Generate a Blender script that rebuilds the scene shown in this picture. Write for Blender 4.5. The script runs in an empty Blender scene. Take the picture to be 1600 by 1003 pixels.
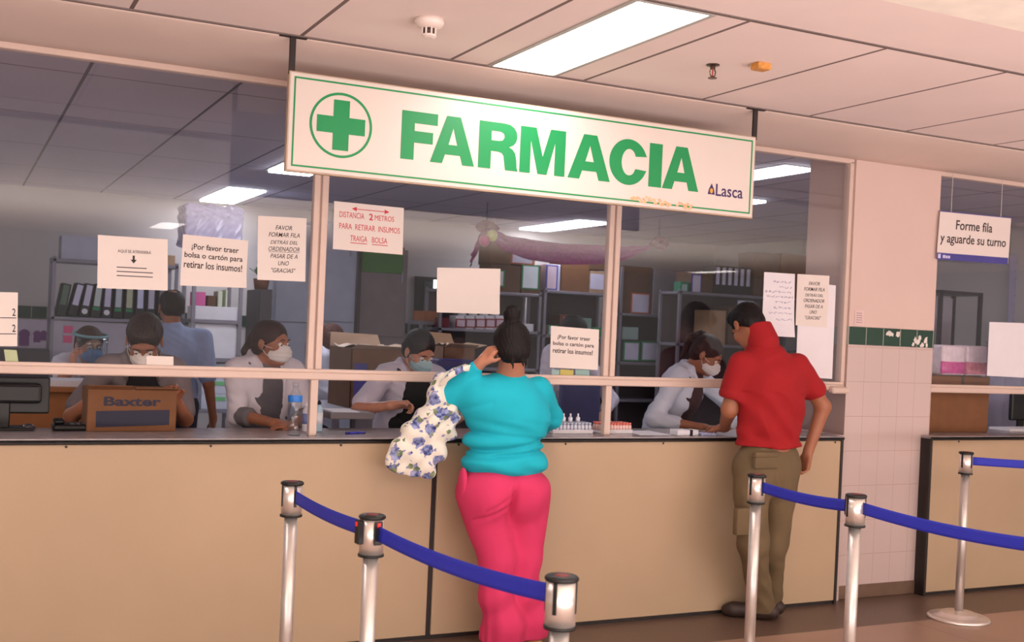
import bpy, bmesh, math, random
import numpy as np
from mathutils import Vector, Matrix
random.seed(7)
SC = bpy.context.scene
COL = SC.collection
PI = math.pi

# ------------------------------------------------------------------ camera
FPX, CX, CY = 1767.34, 800.0, 533.5
CAM = np.array([0.0, -5.2533, 1.58])
RM = np.array([[0.8965066, -0.44083927, 0.04400733],
               [0.03472475, -0.02910623, -0.99897298],
               [0.44166741, 0.89711402, -0.01078590]])
cd = bpy.data.cameras.new('camera')
cam = bpy.data.objects.new('camera', cd)
COL.objects.link(cam)
cam.matrix_world = Matrix(((RM[0][0], -RM[1][0], -RM[2][0], CAM[0]),
                           (RM[0][1], -RM[1][1], -RM[2][1], CAM[1]),
                           (RM[0][2], -RM[1][2], -RM[2][2], CAM[2]),
                           (0, 0, 0, 1)))
cd.sensor_width = 36
cd.lens = FPX / 1600 * 36
cd.shift_y = (CY - 501.5) / 1600
cd.clip_start = 0.05
cd.dof.use_dof = True
cd.dof.focus_distance = 5.0
cd.dof.aperture_fstop = 4.5
SC.camera = cam

# ------------------------------------------------------------------ world, exposure, hall daylight and fill
SC.view_settings.view_transform = 'Standard'
SC.view_settings.look = 'None'
SC.view_settings.gamma = 1.0
SC.view_settings.use_curve_mapping = False
SC.view_settings.exposure = 0.29
w = bpy.data.worlds.new('world')
SC.world = w
w.use_nodes = True
w.node_tree.nodes['Background'].inputs[0].default_value = (1.0, 0.86, 0.80, 1)
w.node_tree.nodes['Background'].inputs[1].default_value = 0.42


def area_light(name, loc, target, size, size_y, power, color):
    ld = bpy.data.lights.new(name, 'AREA')
    ld.shape = 'RECTANGLE'
    ld.size, ld.size_y, ld.energy, ld.color = size, size_y, power, color
    o = bpy.data.objects.new(name, ld)
    COL.objects.link(o)
    o.location = loc
    o.rotation_euler = (Vector(target) - Vector(loc)).to_track_quat('-Z', 'Y').to_euler()
    return o


# daylight from the open entrance of the hall, behind and to the left of the camera
area_light('entrance_daylight', (-5.5, -9.5, 2.2), (1.8, 0.0, 0.9), 4.5, 3.0, 230, (1.0, 0.88, 0.78))
# added fill light low behind the camera, brightening the hall ceiling
area_light('ceiling_fill', (4.2, -6.8, 0.06), (4.2, -6.5, 3.0), 12.0, 4.5, 1480, (1.0, 0.89, 0.88))
LAMP_WARM = (1.0, 0.90, 0.84)
LAMP_COOL = (0.90, 0.92, 1.0)


# ------------------------------------------------------------------ pixel -> point on a plane of the place
def ray(px, py):
    return RM.T @ np.array([(px - CX) / FPX, (py - CY) / FPX, 1.0])


def at(px, py, Y):
    r = ray(px, py)
    return Vector(CAM + (Y - CAM[1]) / r[1] * r)


def az(px, py, Z):
    r = ray(px, py)
    return Vector(CAM + (Z - CAM[2]) / r[2] * r)


# ------------------------------------------------------------------ materials
def lin(c):
    return tuple(((v / 255) / 12.92 if v / 255 <= 0.04045 else ((v / 255 + 0.055) / 1.055) ** 2.4) for v in c) + (1,)


MATS = {}


def mat(name, rgb, rough=0.6, metal=0.0, spec=0.5, var=0.06, vscale=8.0, bump=0.0, bscale=60.0, alpha=None):
    if name in MATS:
        return MATS[name]
    m = bpy.data.materials.new(name)
    m.use_nodes = True
    nt = m.node_tree
    b = nt.nodes['Principled BSDF']
    b.inputs['Roughness'].default_value = rough
    b.inputs['Metallic'].default_value = metal
    b.inputs['Specular IOR Level'].default_value = spec
    tc = nt.nodes.new('ShaderNodeTexCoord')
    n = nt.nodes.new('ShaderNodeTexNoise')
    n.inputs['Scale'].default_value = vscale
    n.inputs['Detail'].default_value = 3
    nt.links.new(tc.outputs['Object'], n.inputs['Vector'])
    r = nt.nodes.new('ShaderNodeValToRGB')
    c = lin(rgb)
    r.color_ramp.elements[0].position = 0.3
    r.color_ramp.elements[1].position = 0.7
    r.color_ramp.elements[0].color = tuple(v * (1 - var) for v in c[:3]) + (1,)
    r.color_ramp.elements[1].color = tuple(min(1, v * (1 + var)) for v in c[:3]) + (1,)
    nt.links.new(n.outputs['Fac'], r.inputs['Fac'])
    nt.links.new(r.outputs['Color'], b.inputs['Base Color'])
    if bump > 0:
        n2 = nt.nodes.new('ShaderNodeTexNoise')
        n2.inputs['Scale'].default_value = bscale
        nt.links.new(tc.outputs['Object'], n2.inputs['Vector'])
        bp = nt.nodes.new('ShaderNodeBump')
        bp.inputs['Strength'].default_value = bump
        bp.inputs['Distance'].default_value = 0.01
        nt.links.new(n2.outputs['Fac'], bp.inputs['Height'])
        nt.links.new(bp.outputs['Normal'], b.inputs['Normal'])
    if alpha is not None:
        b.inputs['Alpha'].default_value = alpha
    MATS[name] = m
    return m


def emis(name, rgb, strength):
    m = bpy.data.materials.new(name)
    m.use_nodes = True
    b = m.node_tree.nodes['Principled BSDF']
    b.inputs['Base Color'].default_value = (0.8, 0.8, 0.8, 1)
    b.inputs['Emission Color'].default_value = tuple(rgb) + (1,)
    b.inputs['Emission Strength'].default_value = strength
    MATS[name] = m
    return m


def glass_mat(name, tint=(1, 1, 1), ior=1.5, rough=0.0, boost=1.0):
    m = bpy.data.materials.new(name)
    m.use_nodes = True
    nt = m.node_tree
    nt.nodes.clear()
    o = nt.nodes.new('ShaderNodeOutputMaterial')
    t = nt.nodes.new('ShaderNodeBsdfTransparent')
    t.inputs[0].default_value = tuple(tint) + (1,)
    g = nt.nodes.new('ShaderNodeBsdfGlossy')
    g.inputs['Roughness'].default_value = rough
    f = nt.nodes.new('ShaderNodeFresnel')
    ge = nt.nodes.new('ShaderNodeNewGeometry')          # same reflectance on entering and leaving the thin sheet
    e1 = nt.nodes.new('ShaderNodeMath'); e1.operation = 'MULTIPLY_ADD'; e1.inputs[1].default_value = -2; e1.inputs[2].default_value = 1
    nt.links.new(ge.outputs['Backfacing'], e1.inputs[0])
    e2 = nt.nodes.new('ShaderNodeMath'); e2.operation = 'POWER'; e2.inputs[0].default_value = ior
    nt.links.new(e1.outputs[0], e2.inputs[1])
    nt.links.new(e2.outputs[0], f.inputs['IOR'])
    mu = nt.nodes.new('ShaderNodeMath')
    mu.operation = 'MULTIPLY'
    mu.inputs[1].default_value = boost
    mx = nt.nodes.new('ShaderNodeMixShader')
    nt.links.new(f.outputs[0], mu.inputs[0])
    nt.links.new(mu.outputs[0], mx.inputs[0])
    nt.links.new(t.outputs[0], mx.inputs[1])
    nt.links.new(g.outputs[0], mx.inputs[2])
    nt.links.new(mx.outputs[0], o.inputs[0])
    MATS[name] = m
    return m


def line_mat(name, base, joint, lines, rough=0.6, band=None, var=0.03, bump=0.0):
    """lines: (axis, origin, spacing, half width); joints where |coord - nearest line| < half width"""
    m = mat(name, base, rough=rough, var=var, vscale=1.5, bump=bump, bscale=180)
    nt = m.node_tree
    b = nt.nodes['Principled BSDF']
    src = b.inputs['Base Color'].links[0].from_socket
    geo = nt.nodes.new('ShaderNodeNewGeometry')
    sep = nt.nodes.new('ShaderNodeSeparateXYZ')
    nt.links.new(geo.outputs['Position'], sep.inputs[0])
    tot = None
    for ax, org, sp, hw in lines:
        a = nt.nodes.new('ShaderNodeMath'); a.operation = 'SUBTRACT'; a.inputs[1].default_value = org - sp / 2
        nt.links.new(sep.outputs[ax], a.inputs[0])
        p = nt.nodes.new('ShaderNodeMath'); p.operation = 'FLOORED_MODULO'; p.inputs[1].default_value = sp
        nt.links.new(a.outputs[0], p.inputs[0])
        c = nt.nodes.new('ShaderNodeMath'); c.operation = 'COMPARE'
        c.inputs[1].default_value = sp / 2; c.inputs[2].default_value = hw
        nt.links.new(p.outputs[0], c.inputs[0])
        if tot is None:
            tot = c.outputs[0]
        else:
            mx = nt.nodes.new('ShaderNodeMath'); mx.operation = 'MAXIMUM'
            nt.links.new(tot, mx.inputs[0]); nt.links.new(c.outputs[0], mx.inputs[1])
            tot = mx.outputs[0]
    mix = nt.nodes.new('ShaderNodeMix'); mix.data_type = 'RGBA'
    nt.links.new(tot, mix.inputs['Factor'])
    nt.links.new(src, mix.inputs['A'])
    mix.inputs['B'].default_value = lin(joint)
    nt.links.new(mix.outputs['Result'], b.inputs['Base Color'])
    return m


# ------------------------------------------------------------------ object helpers
def tag(o, label=None, cat=None, group=None, kind=None):
    if label: o['label'] = label
    if cat: o['category'] = cat
    if group: o['group'] = group
    if kind: o['kind'] = kind
    return o


def thing(name, label, cat, loc=(0, 0, 0), group=None):
    o = bpy.data.objects.new(name, None)
    o.empty_display_size = 0.1
    COL.objects.link(o)
    o.location = loc
    return tag(o, label, cat, group)


def origin(o):
    v = Vector((0, 0, 0))
    while o is not None:
        v += o.location
        o = o.parent
    return v


def link_mesh(name, me, m, parent=None, smooth=False, label=None):
    """vertices of me are in world coordinates; the object sits at its parent's origin"""
    if parent is not None:
        me.transform(Matrix.Translation(-origin(parent)))
    if m is not None:
        for mm in (m if isinstance(m, (list, tuple)) else [m]):
            me.materials.append(mm)
    if smooth:
        me.polygons.foreach_set('use_smooth', [True] * len(me.polygons))
    o = bpy.data.objects.new(name, me)
    COL.objects.link(o)
    if parent is not None:
        o.parent = parent
    if label:
        o['label'] = label
    return o


class MB:
    def __init__(self):
        self.bm = bmesh.new()

    def box(self, a, b, bev=0.0, seg=1):
        a, b = Vector(a), Vector(b)
        lo = Vector([min(a[i], b[i]) for i in range(3)])
        hi = Vector([max(a[i], b[i]) for i in range(3)])
        r = bmesh.ops.create_cube(self.bm, size=1.0, matrix=Matrix.Translation((lo + hi) / 2) @ Matrix.Diagonal((*(hi - lo), 1)))
        if bev > 0:
            es = list({e for v in r['verts'] for e in v.link_edges})
            bmesh.ops.bevel(self.bm, geom=es, offset=bev, segments=seg, affect='EDGES', profile=0.5)
        return self

    def obox(self, c, size, rot, bev=0.0):
        mtx = Matrix.Translation(c) @ rot.to_4x4() @ Matrix.Diagonal((*size, 1))
        r = bmesh.ops.create_cube(self.bm, size=1.0, matrix=mtx)
        if bev > 0:
            es = list({e for v in r['verts'] for e in v.link_edges})
            bmesh.ops.bevel(self.bm, geom=es, offset=bev, segments=1, affect='EDGES')
        return self

    def lathe(self, prof, c=(0, 0, 0), n=32, axis=None):
        c = Vector(c)
        q = Vector((0, 0, 1)).rotation_difference(Vector(axis).normalized()) if axis is not None else None
        rings = []
        for r, z in prof:
            ring = []
            for i in range(n):
                a = 2 * PI * i / n
                v = Vector((r * math.cos(a), r * math.sin(a), z))
                if q: v = q @ v
                ring.append(self.bm.verts.new(c + v))
            rings.append(ring)
        for a, b in zip(rings, rings[1:]):
            for i in range(n):
                self.bm.faces.new((a[i], a[(i + 1) % n], b[(i + 1) % n], b[i]))
        if prof[0][0] > 1e-5: self.bm.faces.new(rings[0][::-1])
        if prof[-1][0] > 1e-5: self.bm.faces.new(rings[-1])
        return self

    def cyl(self, a, b, r, n=20, r2=None):
        a, b = Vector(a), Vector(b)
        return self.lathe([(r, 0), (r if r2 is None else r2, (b - a).length)], a, n, b - a)

    def tube(self, pts, r, n=8):
        pts = [Vector(p) for p in pts]
        rings = []
        for i, p in enumerate(pts):
            t = (pts[min(i + 1, len(pts) - 1)] - pts[max(i - 1, 0)]).normalized()
            q = Vector((0, 0, 1)).rotation_difference(t)
            rr = r[i] if isinstance(r, (list, tuple)) else r
            rings.append([self.bm.verts.new(p + q @ Vector((rr * math.cos(2 * PI * k / n), rr * math.sin(2 * PI * k / n), 0))) for k in range(n)])
        for a, b in zip(rings, rings[1:]):
            best = min(range(n), key=lambda s: (a[0].co - b[s].co).length)
            for i in range(n):
                self.bm.faces.new((a[i], a[(i + 1) % n], b[(i + 1 + best) % n], b[(i + best) % n]))
        self.bm.faces.new(rings[0][::-1]); self.bm.faces.new(rings[-1])
        return self

    def grid(self, P, thick=0.0):
        """P[i][j] points -> sheet (with thickness along its normal)"""
        P = [[Vector(p) for p in row] for row in P]
        ni, nj = len(P), len(P[0])

        def nrm(i, j):
            a = P[min(i + 1, ni - 1)][j] - P[max(i - 1, 0)][j]
            b = P[i][min(j + 1, nj - 1)] - P[i][max(j - 1, 0)]
            return a.cross(b).normalized()
        A = [[self.bm.verts.new(P[i][j]) for j in range(nj)] for i in range(ni)]
        if thick:
            B = [[self.bm.verts.new(P[i][j] + nrm(i, j) * thick) for j in range(nj)] for i in range(ni)]
        for i in range(ni - 1):
            for j in range(nj - 1):
                self.bm.faces.new((A[i][j], A[i][j + 1], A[i + 1][j + 1], A[i + 1][j]))
                if thick:
                    self.bm.faces.new((B[i][j], B[i + 1][j], B[i + 1][j + 1], B[i][j + 1]))
        if thick:
            for i in range(ni - 1):
                for j in (0, nj - 1):
                    self.bm.faces.new((A[i][j], A[i + 1][j], B[i + 1][j], B[i][j]) if j == 0 else (A[i][j], B[i][j], B[i + 1][j], A[i + 1][j]))
            for j in range(nj - 1):
                for i in (0, ni - 1):
                    self.bm.faces.new((A[i][j], B[i][j], B[i][j + 1], A[i][j + 1]) if i == 0 else (A[i][j], A[i][j + 1], B[i][j + 1], B[i][j]))
        return self

    def mesh(self, name='m', recalc=True):
        if recalc:
            bmesh.ops.recalc_face_normals(self.bm, faces=self.bm.faces)
        me = bpy.data.meshes.new(name)
        self.bm.to_mesh(me)
        self.bm.free()
        return me

    def build(self, name, m, parent=None, smooth=False, label=None):
        return link_mesh(name, self.mesh(name), m, parent, smooth, label)


def solid(name, m, a, b, label, cat, bev=0.003, group=None):
    return tag(MB().box(a, b, bev).build(name, m), label, cat, group)


def struct(name, mb, m, smooth=False, parent=None):
    o = mb.build(name, m, parent, smooth)
    o['kind'] = 'structure'
    return o


# flat 2D outlines (with holes) -> thin solid standing on a plane facing -y
def flat(polys, depth=0.0012):
    cu = bpy.data.curves.new('outline', 'CURVE')
    cu.dimensions = '2D'
    cu.fill_mode = 'BOTH'
    cu.extrude = depth / 2
    for pts in polys:
        s = cu.splines.new('POLY')
        s.points.add(len(pts) - 1)
        for p, (u, v) in zip(s.points, pts):
            p.co = (u, v, 0, 1)
        s.use_cyclic_u = True
    o = bpy.data.objects.new('tmp', cu)
    me = bpy.data.meshes.new_from_object(o)
    bpy.data.objects.remove(o)
    bpy.data.curves.remove(cu)
    return me


def text_mesh(body, bold=0.0, shear=0.0, depth=0.0008, spacing=1.0):
    cu = bpy.data.curves.new('lettering', 'FONT')
    cu.body = body
    cu.size = 1.0
    cu.offset = bold
    cu.shear = shear
    cu.space_character = spacing
    cu.resolution_u = 3
    cu.extrude = 0.001
    o = bpy.data.objects.new('tmp', cu)
    COL.objects.link(o)
    dg = bpy.context.evaluated_depsgraph_get()
    me = bpy.data.meshes.new_from_object(o.evaluated_get(dg))
    bpy.data.objects.remove(o)
    bpy.data.curves.remove(cu)
    return me


def place_flat(me, fit, Y, thick=0.0010, rot=0.0, fr=None):
    """squeeze a 2D mesh in the box fit=(x0,z0,x1,z1) of the plane y=Y, front facing -y"""
    n = len(me.vertices)
    co = np.empty(n * 3)
    me.vertices.foreach_get('co', co)
    co = co.reshape(-1, 3)
    if fr is None:
        lo, hi = co.min(0), co.max(0)
    else:
        lo, hi = np.array([fr[0], fr[1], co[:, 2].min()]), np.array([fr[2], fr[3], co[:, 2].max()])
    u = (co[:, 0] - lo[0]) / max(1e-9, hi[0] - lo[0])
    v = (co[:, 1] - lo[1]) / max(1e-9, hi[1] - lo[1])
    d = (co[:, 2] - lo[2]) / max(1e-9, hi[2] - lo[2])
    x = fit[0] + u * (fit[2] - fit[0])
    z = fit[1] + v * (fit[3] - fit[1])
    if rot:
        cx, cz = (fit[0] + fit[2]) / 2, (fit[1] + fit[3]) / 2
        c, s = math.cos(rot), math.sin(rot)
        x, z = cx + (x - cx) * c - (z - cz) * s, cz + (x - cx) * s + (z - cz) * c
    out = np.stack([x, Y - d * thick, z], 1)
    me.vertices.foreach_set('co', out.ravel())
    me.update()
    return me


# ------------------------------------------------------------------ implicit surfaces for bodies and cloth
class Field:
    def __init__(self, lo, hi, vox):
        self.lo = np.array(lo, float); self.v = vox
        self.n = np.ceil((np.array(hi, float) - self.lo) / vox).astype(int) + 1
        self.ax = [self.lo[i] + vox * np.arange(self.n[i]) for i in range(3)]
        self.val = np.full(self.n, 0.25, np.float32)

    def sl(self, lo, hi):
        a = np.clip(np.floor((np.array(lo) - self.lo) / self.v).astype(int), 0, self.n)
        b = np.clip(np.ceil((np.array(hi) - self.lo) / self.v).astype(int) + 1, 0, self.n)
        if (b <= a).any(): return None, None
        s = tuple(slice(a[i], b[i]) for i in range(3))
        P = np.meshgrid(*[self.ax[i][s[i]].astype(np.float32) for i in range(3)], indexing='ij', sparse=True)
        return s, P

    def op(self, prim, sub=False, k=None):
        d_fn, lo, hi, pk = prim
        k = pk if k is None else k
        m = k + 3 * self.v + 0.02
        s, P = self.sl(np.array(lo) - m, np.array(hi) + m)
        if s is None: return self
        d = d_fn(*P).astype(np.float32)
        a = self.val[s]
        if sub:
            d = -d
            h = np.clip(0.5 - 0.5 * (a - d) / k, 0, 1)
            self.val[s] = a + (d - a) * h + k * h * (1 - h)
        else:
            h = np.clip(0.5 + 0.5 * (a - d) / k, 0, 1)
            self.val[s] = a + (d - a) * h - k * h * (1 - h)
        return self

    def warp(self, fn, lo=None, hi=None):
        s, P = self.sl(self.lo if lo is None else lo, self.lo + self.v * self.n if hi is None else hi)
        if s is not None:
            near = np.abs(self.val[s]) < 0.08
            self.val[s] += np.where(near, fn(*P), 0).astype(np.float32)
        return self

    def clip(self, fn):
        """keep where fn > 0 (fn in metres)"""
        s, P = self.sl(self.lo, self.lo + self.v * self.n)
        self.val[s] = np.maximum(self.val[s], -fn(*P))
        return self

    def mesh(self, name='m', relax=2):
        V = self.val
        V[0], V[-1] = .25, .25
        V[:, 0], V[:, -1] = .25, .25
        V[:, :, 0], V[:, :, -1] = .25, .25
        S = V < 0
        n = np.array(V.shape)
        c = np.zeros(n - 1, np.int8)
        for i in (0, 1):
            for j in (0, 1):
                for k in (0, 1):
                    c += S[i:n[0] - 1 + i, j:n[1] - 1 + j, k:n[2] - 1 + k]
        act = (c > 0) & (c < 8)
        idx = np.full(n - 1, -1, np.int64)
        cells = np.argwhere(act)
        idx[act] = np.arange(len(cells))
        acc = np.zeros((len(cells), 3)); cnt = np.zeros(len(cells))
        ci, cj, ck = cells.T
        for ax in range(3):
            o1, o2 = [a for a in range(3) if a != ax]
            for p in (0, 1):
                for q in (0, 1):
                    off = [0, 0, 0]; off[o1] = p; off[o2] = q
                    a = V[ci + off[0], cj + off[1], ck + off[2]]
                    off2 = list(off); off2[ax] = 1
                    b = V[ci + off2[0], cj + off2[1], ck + off2[2]]
                    x = (a < 0) != (b < 0)
                    t = np.where(x, a / np.where(x, a - b, 1), 0)
                    pos = np.zeros((len(cells), 3)); pos[:, o1] = p; pos[:, o2] = q; pos[:, ax] = t
                    acc += pos * x[:, None]; cnt += x
        vert = (cells + acc / cnt[:, None]) * self.v + self.lo
        faces = []
        for ax in range(3):
            o1, o2 = (ax + 1) % 3, (ax + 2) % 3
            sa = [slice(None)] * 3; sb = [slice(None)] * 3
            sa[ax] = slice(0, -1); sb[ax] = slice(1, None)
            A, B = S[tuple(sa)], S[tuple(sb)]
            E = np.argwhere(A != B)
            E = E[(E[:, o1] > 0) & (E[:, o2] > 0) & (E[:, o1] < n[o1] - 1) & (E[:, o2] < n[o2] - 1)]
            ins = A[tuple(E.T)]

            def g(d1, d2):
                e = E.copy(); e[:, o1] -= d1; e[:, o2] -= d2
                return idx[tuple(e.T)]
            q = np.stack([g(1, 1), g(0, 1), g(0, 0), g(1, 0)], 1)
            q[~ins] = q[~ins][:, ::-1]
            faces.append(q)
        F = np.concatenate(faces)
        for _ in range(relax):
            s = np.zeros_like(vert); w_ = np.zeros(len(vert))
            for a, b in ((0, 1), (1, 2), (2, 3), (3, 0)):
                for k in range(3):
                    s[:, k] += np.bincount(F[:, a], vert[F[:, b], k], len(vert)) + np.bincount(F[:, b], vert[F[:, a], k], len(vert))
                w_ += np.bincount(F[:, a], minlength=len(vert)) + np.bincount(F[:, b], minlength=len(vert))
            vert = vert * 0.4 + 0.6 * s / w_[:, None]
        me = bpy.data.meshes.new(name)
        me.vertices.add(len(vert)); me.vertices.foreach_set('co', vert.ravel())
        me.loops.add(F.size); me.loops.foreach_set('vertex_index', F.ravel().astype(np.int32))
        me.polygons.add(len(F)); me.polygons.foreach_set('loop_start', np.arange(0, F.size, 4, dtype=np.int32))
        me.update(calc_edges=True)
        me.validate()
        return me


def cap(a, b, ra, rb=None, k=0.02):
    rb = ra if rb is None else rb
    a, b = np.array(a, float), np.array(b, float)
    ba = b - a; L2 = max(float(ba @ ba), 1e-9); R = max(ra, rb)

    def f(X, Y, Z):
        px_, py_, pz_ = X - a[0], Y - a[1], Z - a[2]
        t = np.clip((px_ * ba[0] + py_ * ba[1] + pz_ * ba[2]) / L2, 0, 1)
        return np.sqrt((px_ - t * ba[0]) ** 2 + (py_ - t * ba[1]) ** 2 + (pz_ - t * ba[2]) ** 2) - (ra + (rb - ra) * t)
    return f, np.minimum(a, b) - R, np.maximum(a, b) + R, k


def ell(c, r, ax=None, k=0.02):
    c = np.array(c, float); r = np.array(r, float)
    M = np.eye(3) if ax is None else np.array(ax, float)      # rows: local axes in world
    R = r.max()

    def f(X, Y, Z):
        x, y, z = X - c[0], Y - c[1], Z - c[2]
        q = [x * M[i][0] + y * M[i][1] + z * M[i][2] for i in range(3)]
        k0 = np.sqrt(sum((q[i] / r[i]) ** 2 for i in range(3)))
        k1 = np.sqrt(sum((q[i] / r[i] ** 2) ** 2 for i in range(3))) + 1e-6
        return k0 * (k0 - 1) / k1
    return f, c - R, c + R, k


def rbox(c, h, r, ax=None, k=0.01):
    c = np.array(c, float); h = np.array(h, float) - r
    M = np.eye(3) if ax is None else np.array(ax, float)
    R = np.linalg.norm(h) + r

    def f(X, Y, Z):
        x, y, z = X - c[0], Y - c[1], Z - c[2]
        q = [np.abs(x * M[i][0] + y * M[i][1] + z * M[i][2]) - h[i] for i in range(3)]
        o = np.sqrt(sum(np.maximum(v, 0) ** 2 for v in q))
        return o + np.minimum(np.maximum(np.maximum(q[0], q[1]), q[2]), 0) - r
    return f, c - R, c + R, k


def realize(prims, vox, name, relax=2, post=None):
    lo = np.min([p[1] for p in prims], 0) - 0.04
    hi = np.max([p[2] for p in prims], 0) + 0.04
    F = Field(lo, hi, vox)
    for p in prims:
        F.op(p)
    if post: post(F)
    return F.mesh(name, relax)


def nv(v):
    v = np.array(v, float)
    return v / (np.linalg.norm(v) + 1e-12)


# ------------------------------------------------------------------ people
def axes(yaw, pitch=0.0, roll=0.0):
    """rows: right, forward, up.  yaw 0 looks along +y, positive turns towards +x; positive pitch looks up"""
    y, p, r = math.radians(yaw), math.radians(pitch), math.radians(roll)
    F = np.array([math.sin(y) * math.cos(p), math.cos(y) * math.cos(p), math.sin(p)])
    R0 = np.array([math.cos(y), -math.sin(y), 0.0])
    U0 = np.cross(R0, F)
    R = R0 * math.cos(r) + U0 * math.sin(r)
    U = U0 * math.cos(r) - R0 * math.sin(r)
    return np.array([R, F, U])


def loc(c, A, l):
    return np.array(c, float) + l[0] * A[0] + l[1] * A[1] + l[2] * A[2]


def head_prims(c, A, s=1.0):
    P = lambda l: loc(c, A, np.array(l) * s)
    e = lambda l, r, k=0.02: ell(P(l), np.array(r) * s, A, k)
    L = [e((0, -.015, .036), (.076, .096, .082)), e((0, .03, -.03), (.060, .062, .085)),
         e((0, .045, -.082), (.044, .044, .030)), e((.036, .062, -.028), (.024, .024, .028)), e((-.036, .062, -.028), (.024, .024, .028)),
         e((0, .075, .028), (.052, .020, .014), .012),
         cap(P((0, .090, .012)), P((0, .108, -.026)), .008 * s, .0125 * s, .008),
         e((.012, .098, -.030), (.008, .010, .007), .006), e((-.012, .098, -.030), (.008, .010, .007), .006),
         e((0, .090, -.056), (.023, .010, .0055), .004), e((0, .089, -.067), (.019, .010, .006), .004),
         e((0, .080, -.095), (.018, .018, .014), .01)]
    for sd in (-1, 1):
        L.append(ell(P((sd * .079, -.010, -.004)), np.array((.010, .019, .031)) * s, A, .006))
        L.append(ell(P((sd * .080, .000, -.026)), np.array((.007, .010, .012)) * s, A, .006))
    subs = [e((.031, .104, .006), (.017, .016, .011), .012), e((-.031, .104, .006), (.017, .016, .011), .012),
            e((.088, -.008, .002), (.006, .010, .017), .004), e((-.088, -.008, .002), (.006, .010, .017), .004)]
    return L, subs


def hand_prims(wr, d, n, side, s=1.0, curl=(20, 30, 25), spread=0.25, thumb=0.9):
    """wrist, finger direction, palm normal, side=+1 when the thumb lies along d x n"""
    d = nv(d); n = np.array(n, float); n = nv(n - d * (n @ d)); t = np.cross(d, n) * side
    wr = np.array(wr, float)
    L = [rbox(wr + d * .048 * s, (.040 * s, .048 * s, .014 * s), .012 * s, np.array([t, d, n]), .012),
         cap(wr - d * .02 * s, wr + d * .02 * s, .025 * s, .024 * s, .015),
         ell(wr + d * .035 * s + t * .026 * s + n * .008 * s, (.018 * s, .028 * s, .014 * s), np.array([t, d, n]), .01)]
    for i, (off, ln, r) in enumerate(((.030, .074, .0088), (.010, .082, .0090), (-.010, .076, .0086), (-.029, .060, .0078))):
        p = wr + d * (.088 - .004 * abs(i - 1)) * s + t * off * s
        a = spread * (off / .03) * .35
        dd = nv(d * math.cos(a) + t * math.sin(a)); nn = n
        ang = 0
        for j, fr in enumerate((.45, .31, .24)):
            ang += math.radians(curl[j] * (1 + .12 * i))
            v = dd * math.cos(ang) + nn * math.sin(ang)
            q = p + v * ln * fr * s
            L.append(cap(p, q, r * s * (1 - .08 * j), r * s * (1 - .08 * (j + 1)), .003))
            p = q
    p = wr + d * .028 * s + t * .032 * s + n * .006 * s
    v = nv(d * .75 + t * .62 + n * .35 * thumb)
    q = p + v * .036 * s
    L.append(cap(p, q, .0125 * s, .0105 * s, .008))
    v2 = nv(d * .9 + t * .2 + n * .4 * thumb)
    L.append(cap(q, q + v2 * .030 * s, .0102 * s, .0085 * s, .003))
    return L


def hair_mat(name, rgb):
    if name in MATS: return MATS[name]
    m = mat(name, rgb, rough=0.6, spec=.25, var=0.25, vscale=30, bump=0)
    nt = m.node_tree
    b = nt.nodes['Principled BSDF']
    tc = nt.nodes.new('ShaderNodeTexCoord'); mp = nt.nodes.new('ShaderNodeMapping')
    mp.inputs['Scale'].default_value = (260, 260, 14)
    n = nt.nodes.new('ShaderNodeTexNoise'); n.inputs['Scale'].default_value = 1.0
    bp = nt.nodes.new('ShaderNodeBump'); bp.inputs['Strength'].default_value = 0.6; bp.inputs['Distance'].default_value = 0.004
    nt.links.new(tc.outputs['Object'], mp.inputs['Vector']); nt.links.new(mp.outputs[0], n.inputs['Vector'])
    nt.links.new(n.outputs['Fac'], bp.inputs['Height']); nt.links.new(bp.outputs[0], b.inputs['Normal'])
    return m


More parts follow.
